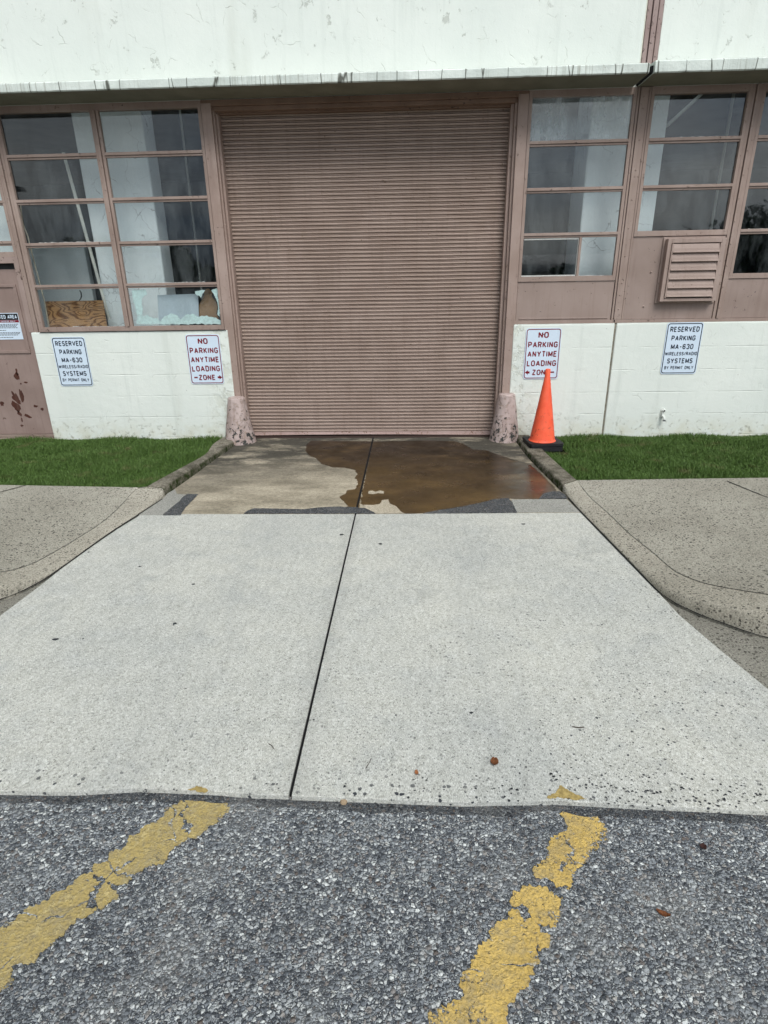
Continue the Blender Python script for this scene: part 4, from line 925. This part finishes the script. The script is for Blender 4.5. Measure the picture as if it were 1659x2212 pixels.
# ------------------------------------------------------------ signs
def arc(cx, cy, rx, ry, a0, a1, n=9): return [(cx+rx*math.cos(R(a0+(a1-a0)*k/n)), cy+ry*math.sin(R(a0+(a1-a0)*k/n))) for k in range(n+1)]
def glyph(ch):
    w = {'I': 0, 'M': .66, 'W': .84, '-': .34, '/': .30, ' ': .22, 'E': .46, 'L': .44, 'F': .46, 'Y': .58, 'T': .50, 'A': .60, 'V': .58}.get(ch, .52); r = w/2; q = .25
    G_ = {'A': [[(0, 0), (r, 1), (w, 0)], [(w*.2, .30), (w*.8, .30)]],
          'B': [[(0, 0), (0, 1)]+arc(w-q, 1-.23, q, .23, 90, -90)+[(0, .54)], [(0, .54)]+arc(w-.27, .27, .27, .27, 90, -90)+[(0, 0)]],
          'C': [arc(r, .74, r, .26, 10, 180)+arc(r, .26, r, .26, 180, 350)],
          'D': [[(0, 0), (0, 1), (w-.28, 1)]+arc(w-.28, .72, .28, .28, 80, 0)+arc(w-.28, .28, .28, .28, 0, -90)+[(0, 0)]],
          'E': [[(w, 1), (0, 1), (0, 0), (w, 0)], [(0, .52), (w*.86, .52)]], 'F': [[(w, 1), (0, 1), (0, 0)], [(0, .52), (w*.86, .52)]],
          'G': [arc(r, .74, r, .26, 10, 180)+arc(r, .26, r, .26, 180, 360)+[(w, .46), (w*.55, .46)]],
          'I': [[(0, 0), (0, 1)]], 'K': [[(0, 0), (0, 1)], [(w, 1), (0, .36)], [(w*.33, .58), (w, 0)]], 'L': [[(0, 1), (0, 0), (w, 0)]],
          'M': [[(0, 0), (0, 1), (r, .12), (w, 1), (w, 0)]], 'N': [[(0, 0), (0, 1), (w, 0), (w, 1)]],
          'O': [arc(r, .74, r, .26, 0, 180)+arc(r, .26, r, .26, 180, 360)+[(w, .74)]],
          'P': [[(0, 0), (0, 1)]+arc(w-.26, .73, .26, .27, 90, -90)+[(0, .46)]],
          'R': [[(0, 0), (0, 1)]+arc(w-.26, .74, .26, .26, 90, -90)+[(0, .48)], [(w*.50, .48), (w, 0)]],
          'S': [arc(r, .755, r, .245, 20, 180)+arc(r, .745, r, .235, 190, 262)+arc(r, .265, r, .245, 80, 0)+arc(r, .245, r, .245, -10, -160)],
          'T': [[(0, 1), (w, 1)], [(r, 1), (r, 0)]], 'U': [[(0, 1)]+arc(r, .26, r, .26, 180, 360)+[(w, 1)]],
          'V': [[(0, 1), (r, 0), (w, 1)]], 'W': [[(0, 1), (w*.25, 0), (r, .92), (w*.75, 0), (w, 1)]], 'Y': [[(0, 1), (r, .45), (w, 1)], [(r, .45), (r, 0)]],
          'Z': [[(0, 1), (w, 1), (0, 0), (w, 0)]], '-': [[(0, .46), (w, .46)]], '/': [[(0, 0), (w, 1)]], 'H': [[(0, 0), (0, 1)], [(w, 0), (w, 1)], [(0, .5), (w, .5)]],
          '0': [arc(r, .74, r, .26, 0, 180)+arc(r, .26, r, .26, 180, 360)+[(w, .74)]],
          '3': [arc(r, .755, r, .245, 160, -80)+arc(r, .26, r, .26, 80, -160)],
          '6': [arc(r, .74, r, .26, 15, 180)+arc(r, .29, r, .29, 180, 540)], ' ': []}
    return w, G_[ch]
def add_text(b, txt, cx, cz, w_, h_, y, bold=.018, slant=0.):
    t = .20; xs_ = 0; strokes = []
    for ch in txt:
        w, st = glyph(ch)
        for p in st:
            q = [(xs_+t/2+x_, t/2+z_*(1-t)) for x_, z_ in p]; cur = [q[0]]
            for i in range(1, len(q)):
                cur.append(q[i])
                if i < len(q)-1:
                    d0 = Vector(q[i])-Vector(q[i-1]); d1 = Vector(q[i+1])-Vector(q[i])
                    if d0.length > 1e-6 and d1.length > 1e-6 and d0.angle(d1) > R(100): strokes.append(cur); cur = [q[i]]
            strokes.append(cur)
        xs_ += w+t+.15
    tot = xs_-.15; sx = w_/tot
    for k, p in enumerate(strokes):
        n = len(p); L_ = []; R_ = []
        for i in range(n):
            d0 = Vector(p[i])-Vector(p[i-1]) if i else None; d1 = Vector(p[i+1])-Vector(p[i]) if i < n-1 else None
            if d0 is not None and d0.length < 1e-6: d0 = d1
            if d1 is not None and d1.length < 1e-6: d1 = d0
            a = (d0 or d1).normalized(); c = (d1 or d0).normalized(); na = Vector((-a.y, a.x)); nb = Vector((-c.y, c.x)); m_ = na+nb
            m_ = m_.normalized() if m_.length > 1e-4 else na; l_ = min(1/max(m_.dot(na), .3), 1.5)*t/2
            q = Vector(p[i]); L_.append(q+m_*l_); R_.append(q-m_*l_)
        yy = y-.00003*k
        f = lambda v: (cx-w_/2+v.x*sx, yy, cz-h_/2+v.y*h_)
        b.add([f(v) for v in L_]+[f(v) for v in R_], [(i, i+1, n+i+1, n+i) for i in range(n-1)])
def rrect(x0, x1, z0, z1, r, n=7):
    out = []
    for cx, cz, a0 in ((x1-r, z1-r, 0), (x0+r, z1-r, 90), (x0+r, z0+r, 180), (x1-r, z0+r, 270)):
        for k in range(n+1): a = R(a0+90*k/n); out.append((cx+r*math.cos(a), cz+r*math.sin(a)))
    return out
def ring(b, o_, i_, y0, y1):
    n = len(o_); vs = [(x, y0, z) for x, z in o_]+[(x, y0, z) for x, z in i_]+[(x, y1, z) for x, z in o_]+[(x, y1, z) for x, z in i_]
    fs = []
    for k in range(n): l = (k+1) % n; fs += [(k, l, n+l, n+k), (2*n+k, 3*n+k, 3*n+l, 2*n+l), (k, 2*n+k, 2*n+l, l), (n+k, n+l, 3*n+l, 3*n+k)]
    b.add(vs, fs)
def sign(name, label, x0, x1, z0, z1, ink, rows, arrows=None, group=None, tilt=0.):
    t = thing(name, ((x0+x1)/2, -.0215, z0), label, 'sign', group); H = z1-z0; W_ = x1-x0; cx = (x0+x1)/2; yf = -.0265
    MB().prism(rrect(x0, x1, z0, z1, .035), 'y', -.0265, -.0235).build('plate', M_SIGN, t)
    b = MB(); e = .010; ring(b, rrect(x0+e, x1-e, z0+e, z1-e, .030), rrect(x0+e+.010, x1-e-.010, z0+e+.010, z1-e-.010, .022), -.0275, -.0266); b.build('border', ink, t)
    b = MB()
    for txt, fr_, wf, hf in rows: add_text(b, txt, cx, z1-fr_*H, wf*W_, hf*H, -.0275)
    if arrows:
        z = z1-arrows[1]*H; s_ = arrows[0]; ya, yb = -.0275, -.0268; L_ = .060; xa = cx+s_*W_*.37; k = .022
        b.prism([(xa+s_*.035, z), (xa, z+.028), (xa, z+.012), (xa-s_*.022, z+.012), (xa-s_*.022, z-.012), (xa, z-.012), (xa, z-.028)], 'y', ya, yb)
        xd = cx-s_*W_*.33; b.box(xd-.022, xd+.022, ya, yb, z-.009, z+.009)
    b.build('lettering', ink, t, fix=False)
    for zb_ in (z1-.075, z0+.085): MB().lathe_y((cx, -.0266, zb_), .007, .003, 10).build('bolt', M_STEEL, t)
    for zb_ in (z0+.05, z1-.11): MB().box(cx-.03, cx+.03, -.0234, -.0201, zb_, zb_+.06).build('spacer', M_STEEL, t)
    t.rotation_euler = (0, tilt, 0); return t
RES = [('RESERVED', .130, .80, .102), ('PARKING', .298, .66, .102), ('MA-630', .462, .62, .102), ('WIRELESS/RADIO', .598, .885, .070), ('SYSTEMS', .738, .71, .102), ('BY PERMIT ONLY', .871, .81, .066)]
NOP = [('NO', .132, .29, .118), ('PARKING', .318, .83, .118), ('ANYTIME', .500, .83, .118), ('LOADING', .682, .83, .118), ('ZONE', .862, .50, .112)]
sign('reserved_parking_sign', 'white reserved parking sign with navy lettering on the left wall beside the brown door', -4.268, -3.835, .730, 1.340, M_NAVY, RES, None, 'reserved parking signs')
sign('no_parking_sign', 'white and red no parking sign left of the roller door, arrow pointing right', -2.555, -2.123, .740, 1.350, M_RED, NOP, (1, .862), 'no parking signs')
sign('no_parking_sign', 'white and red no parking sign behind the traffic cone, arrow pointing left', 1.651, 2.082, .762, 1.372, M_RED, NOP, (-1, .862), 'no parking signs')
sign('reserved_parking_sign', 'white reserved parking sign with navy lettering under the louvered vent', 3.325, 3.756, .808, 1.416, M_NAVY, RES, None, 'reserved parking signs')
# notice on the steel door
t = thing('warning_notice', (-4.9, .054, 1.31), 'white notice with black and red header on the brown steel door', 'sign')
nx1 = -4.672; nx0 = nx1-.46; MB().box(nx0, nx1, .0505, .0535, 1.312, 1.632).build('plate', M_SIGN, t)
b = MB(); b.box(nx0+.006, nx1-.006, .0498, .0504, 1.548, 1.624); b.build('header', M_BLACK, t)
b = MB(); add_text(b, 'RESTRICTED AREA', (nx0+nx1)/2, 1.586, .42, .045, .0492, .03); b.build('lettering', M_SIGN, t, fix=False)
b = MB(); b.box(nx0+.006, nx1-.006, .0498, .0504, 1.518, 1.546); b.build('red_band', M_RED, t)
b = MB(); add_text(b, 'AUTHORIZED ACCESS ONLY', (nx0+nx1)/2, 1.532, .36, .014, .0492, .02); b.build('lettering', M_SIGN, t, fix=False)
b = MB(); zz = 1.498
for k, L_ in enumerate([1, 1, .96, 1, .0, .62, .0, 1, .96, .93, .0, .8]):
    if L_: 
        x_ = nx0+.02
        while x_ < nx0+.02+(.46-.04)*L_-.02:
            l_ = random.uniform(.012, .035); b.box(x_, min(x_+l_, nx1-.015), .0498, .0504, zz-.004, zz+.003); x_ += l_+.006
    zz -= .0145
b.build('fine_print', M_BLACK, t)

# ------------------------------------------------------------ bollards, cone, faucet
def bollard(cx, cy, rb_, rt, h, label, seed):
    prof = []
    for k in range(25):
        s_ = k/24; r = rb_+(rt-rb_)*s_**.9; prof.append((r, -.03+(h+.01)*s_))
    prof += [(rt*.97, h-.008), (rt*.9, h+.002), (rt*.7, h+.008), (rt*.3, h+.010), (.002, h+.010)]
    o = MB().lathe(prof, (cx, cy, 0), 48, .035).build('bollard', M_BOLL, origin=(cx, cy, 0), smooth=True)
    return tag(o, label, 'bollard', 'bollards beside the roller door')
bollard(-1.975, -.080, .212, .110, .575, 'chipped pink concrete bollard at the left foot of the roller door', 1)
bollard(1.462, -.045, .200, .106, .585, 'chipped pink concrete bollard between the roller door and the traffic cone', 5)
ZC = .052; cxp, cyp = gp(1171, 951, .062+ZC); cyp = min(cyp, -.235)
t = thing('traffic_cone', (cxp, cyp, ZC), 'tall scuffed orange traffic cone on a black rubber base beside the right bollard', 'traffic cone')
ztop = wp(1181, 797, cyp)[1]
prof = [(.158, .062), (.160, .066), (.152, .072), (.146, .085)] + [(.146+(.034-.146)*k/20, .085+(ztop-ZC-.10-.085)*k/20) for k in range(1, 21)] + [(.031, ztop-ZC-.085), (.0295, ztop-ZC-.005), (.027, ztop-ZC), (.022, ztop-ZC-.002), (.021, ztop-ZC-.05)]
b = MB().lathe(prof, (cxp, cyp, ZC), 48); b.build('cone_body', M_CONE, t, smooth=True)
def sq(s_, ang, r=.03): 
    ca, sa = math.cos(ang), math.sin(ang); return [(cxp+.01+x*ca-z*sa, cyp+.01+x*sa+z*ca) for x, z in rrect(-s_, s_, -s_, s_, r)]
b = MB(); b.prism(sq(.200, R(4)), 'z', ZC+.032, ZC+.064); b.prism(sq(.195, R(4)), 'z', ZC-.03, ZC+.024); b.prism(sq(.178, R(4)), 'z', ZC+.024, ZC+.032); b.build('base', M_RUBBER, t, bevel=.004); print('CONE', cxp, cyp, ztop)
struct(MB().prism(sq(.19, R(4)), 'z', .0, .001).build('worn_soil', M_SOIL)) if False else None

fx, fz = wp(1433, 893, -.05)
t = thing('wall_faucet', (fx, -.02, fz), 'small white painted hose faucet low on the right wall', 'faucet')
b = MB(); b.prism(rrect(fx-.028, fx+.020, fz-.062, fz+.062, .02), 'y', -.028, -.0201); b.box(fx-.018, fx+.012, -.05, -.0281, fz-.045, fz+.04); b.build('body', M_FAUC, t, bevel=.004)
b = MB(); b.lathe_y((fx+.004, -.0502, fz+.035), .022, .014, 16); b.build('handle', M_FAUC, t)
b = MB(); b.lathe_y((fx+.004, -.0643, fz+.035), .010, .001, 12); b.build('handle_hole', M_BLACK, t)
b = MB(); b.tube([(fx, -.045, fz-.03), (fx+.004, -.075, fz-.045), (fx+.008, -.085, fz-.075)], [.014, .015, .016], 12); b.build('spout', M_FAUC, t)
b = MB(); b.tube([(fx+.008, -.0855, fz-.076), (fx+.009, -.087, fz-.092)], .018, 12); b.build('nozzle', M_STEEL, t)

# ------------------------------------------------------------ litter
def leaf(px, py, L_, wd, ang, mat, label, z=0.):
    x_, y_ = gp(px, py, z); vs = []; n = 9
    for i in range(n):
        s_ = i/(n-1); ww = wd*math.sin(math.pi*(.08+.84*s_))**.7*(1+.3*mnoise.noise(Vector((s_*4, px, 0)))); xx = (s_-.5)*L_; zz = .002+.006*(s_-.5)**2*4+.002*mnoise.noise(Vector((s_*6, py, 1)))
        for e in (-1, 0, 1): vs.append((xx, e*ww, zz+(.004 if e else 0)))
    ca, sa = math.cos(ang), math.sin(ang); V = [(x_+a*ca-b_*sa, y_+a*sa+b_*ca, z+c) for a, b_, c in vs]; V2 = [(a, b_, c+.001) for a, b_, c in V]
    f1 = [(i*3+e, (i+1)*3+e, (i+1)*3+e+1, i*3+e+1) for i in range(n-1) for e in (0, 1)]; N3 = n*3
    fs = f1 + [tuple(N3+k for k in reversed(f)) for f in f1]
    return tag(MB().add(V+V2, fs).build('dry_leaf', mat, origin=(x_, y_, z)), label, 'leaf', 'dry leaves on the driveway and asphalt')
leaf(1068, 1648, .042, .017, R(80), M_LEAF, 'largest rust brown dry leaf, on the pale slab near the yellow line')
leaf(900, 1672, .024, .008, R(100), simple('tan leaf', (.34, .14, .06), .8, .2, 100), 'small tan dry leaf on the pale slab, left of the larger one')
leaf(1432, 1976, .042, .009, R(-25), M_LEAF, 'narrow brown leaf on the asphalt right of the yellow line', -.026)
leaf(1518, 1832, .024, .012, R(40), simple('dark red leaf', (.05, .02, .016), .8), 'small dark red leaf on the asphalt near the right side', -.026)
def twig(pts, r, label, z=.003):
    P = [gp(x, y, z) for x, y in pts]; b = MB(); b.tube([(a, c, z+.001) for a, c in P], r, 6)
    tag(b.build('twig', simple('dark twig', (.05, .035, .025), .9), origin=(*P[0], z)), label, 'twig', 'twigs on the pale slab')
twig([(580, 1607), (586, 1610), (592, 1618)], .0016, 'short curved twig on the slab just left of the middle joint')
twig([(1236, 1570), (1250, 1572), (1262, 1571)], .0022, 'straight brown twig on the right half of the slab')
twig([(790, 1660), (798, 1648), (802, 1638)], .0012, 'hair thin twig on the slab just right of the middle joint')
px_, py_ = gp(743, 1732, -.02); bmx = MB().lathe([(.004, 0), (.012, .003), (.015, .009), (.012, .016), (.005, .019)], (px_, py_, -.028), 12, .2)
tag(bmx.build('pebble', M_PEB, origin=(px_, py_, -.028), smooth=True), 'single tan pebble at the front edge of the slab', 'pebble')

# ------------------------------------------------------------ what stands across the lot, seen mirrored in the glass
def tree(x, y, h, cr_, seed, label):
    r = np.random.default_rng(seed); t = thing('tree', (x, y, 0), label, 'tree', 'trees across the parking lot')
    b = MB(); b.tube([(x, y, -.03), (x+.1, y, h*.25), (x-.05, y+.1, h*.5), (x, y, h*.8)], [.28, .22, .15, .05], 10)
    for k in range(7):
        a = r.uniform(0, 6.28); z0_ = h*r.uniform(.25, .6); L_ = cr_*r.uniform(.5, .9)
        b.tube([(x, y, z0_), (x+math.cos(a)*L_*.5, y+math.sin(a)*L_*.5, z0_+L_*.35), (x+math.cos(a)*L_, y+math.sin(a)*L_, z0_+L_*.6)], [.09, .06, .02], 6)
    b.build('trunk', M_BARK, t, smooth=True)
    cl = [(r.uniform(-1, 1), r.uniform(-1, 1), r.uniform(-1, 1)) for _ in range(60)]; C_ = []
    for c in cl:
        v = Vector(c); 
        if v.length < 1: C_.append((Vector((x+v.x*cr_*.8, y+v.y*cr_*.8, h*.62+v.z*h*.33)), cr_*r.uniform(.2, .36)))
    V = []; F = []
    for c, rr in C_:
        for _ in range(230):
            d = Vector(r.normal(size=3)).normalized()*rr*r.uniform(.5, 1.1); p = c+d; s_ = r.uniform(.07, .16); a = Vector(r.normal(size=3)).normalized()*s_; bb = Vector(r.normal(size=3)).normalized()*s_
            o = len(V); V += [tuple(p-a), tuple(p+bb), tuple(p+a), tuple(p-bb)]; F.append((o, o+1, o+2, o+3))
    MB().add(V, F).build('crown', M_FOL, t, fix=False)
def mir(px, py, d): x, z = wp(px, py, d); return x, -d, z
for i, (px, py, d, cr_, lab) in enumerate([(1655, 482, 26, 4.6, 'broad dark tree across the lot, mirrored in the right window'), (1760, 440, 24, 4.2, 'tallest tree across the lot, beyond the right window'), (386, 545, 34, 2.4, 'small round tree across the lot, mirrored in the left window'),
                                           (215, 505, 60, 3.6, 'pointed tree across the lot behind the white roofed shed'), (165, 510, 62, 3.0, 'second tree behind the white roofed shed'), (1222, 568, 40, 1.6, 'low tree in front of the arched hall'), (-150, 470, 50, 4, 'wide tree at the far left of the lot')]):
    X_, Y_, Z_ = mir(px, py, d); tree(X_, Y_, Z_, cr_, 30+i, lab)
# arched white roofed hall
d = 50; xA, _, zA = mir(1120, 590, d); xB, _, zB = mir(1240, 545, d)
H = thing('arched_hall', ((xA+xB)/2, -d-6, 0), 'long hall with white arched roof across the lot', 'building')
zr_ = zB; x0, x1 = xA-14, xB+6
MB().box(x0, x1, -d-11, -d, -.03, zr_*.655).build('wall', simple('tan hall wall', (.38, .34, .27), .8, .2, 2), H)
b = MB()
for k in range(2):
    xa_ = x0+(x1-x0)*k/2; xb_ = xa_+(x1-x0)/2*.93; yk = -d+.8-.9*k; pr = [(yk-6+6*math.cos(math.pi*j/16), zr_*.66+zr_*.36*math.sin(math.pi*j/16)) for j in range(17)]
    b.prism(pr, 'x', xa_, xb_)
b.build('roof', simple('white roof membrane', (.8, .8, .78), .6, .3, 1), H)
b = MB(); n = 14
for k in range(n): xa_ = x0+.5+(x1-x0-1)*k/n; b.box(xa_, xa_+(x1-x0-1)/n*.8, -d+.01, -d+.06, zr_*.15, zr_*.55)
b.build('window', M_DARK, H)
# low shed with white fascia on the left
d = 45; xA, _, zA = mir(70, 527, d); xB, _, zB = mir(272, 527, d); zt2 = mir(150, 524, d)[2]
H2 = thing('white_roofed_shed', ((xA+xB)/2, -d-3, 0), 'low shed with a bright white roof edge across the lot', 'building')
MB().box(xA-3, xB, -d-8, -d, -.03, zt2-1.0).build('wall', simple('pale shed wall', (.55, .58, .57), .8, .2, 2), H2); MB().box(xA-3.4, xB+2.5, -d-8.4, -d+.4, zt2-.5, zt2).build('roof', simple('white fascia', (.85, .85, .83), .6), H2)
# street lamp
d = 13.; hx, _, hz = mir(38, 407, d); px2 = mir(20, 407, d)[0]
L_ = thing('street_lamp', (px2-.9, -d, 0), 'dark parking lot lamp with a flat head on a tall post', 'street lamp')
MB().tube([(px2-.9, -d, -.03), (px2-.9, -d, hz)], [.09, .06], 10).build('post', M_BLACK, L_)
b = MB(); b.tube([(px2-.9, -d, hz-.1), (px2-.3, -d, hz)], .03, 8); b.build('arm', M_BLACK, L_)
b = MB(); b.prism([(px2-.35, hz-.05), (px2-.3, hz+.07), (px2-.1, hz+.11), (hx+.1, hz+.05), (hx+.18, hz-.07)], 'y', -d-.16, -d+.16); b.build('lamp_head', M_BLACK, L_, bevel=.02)
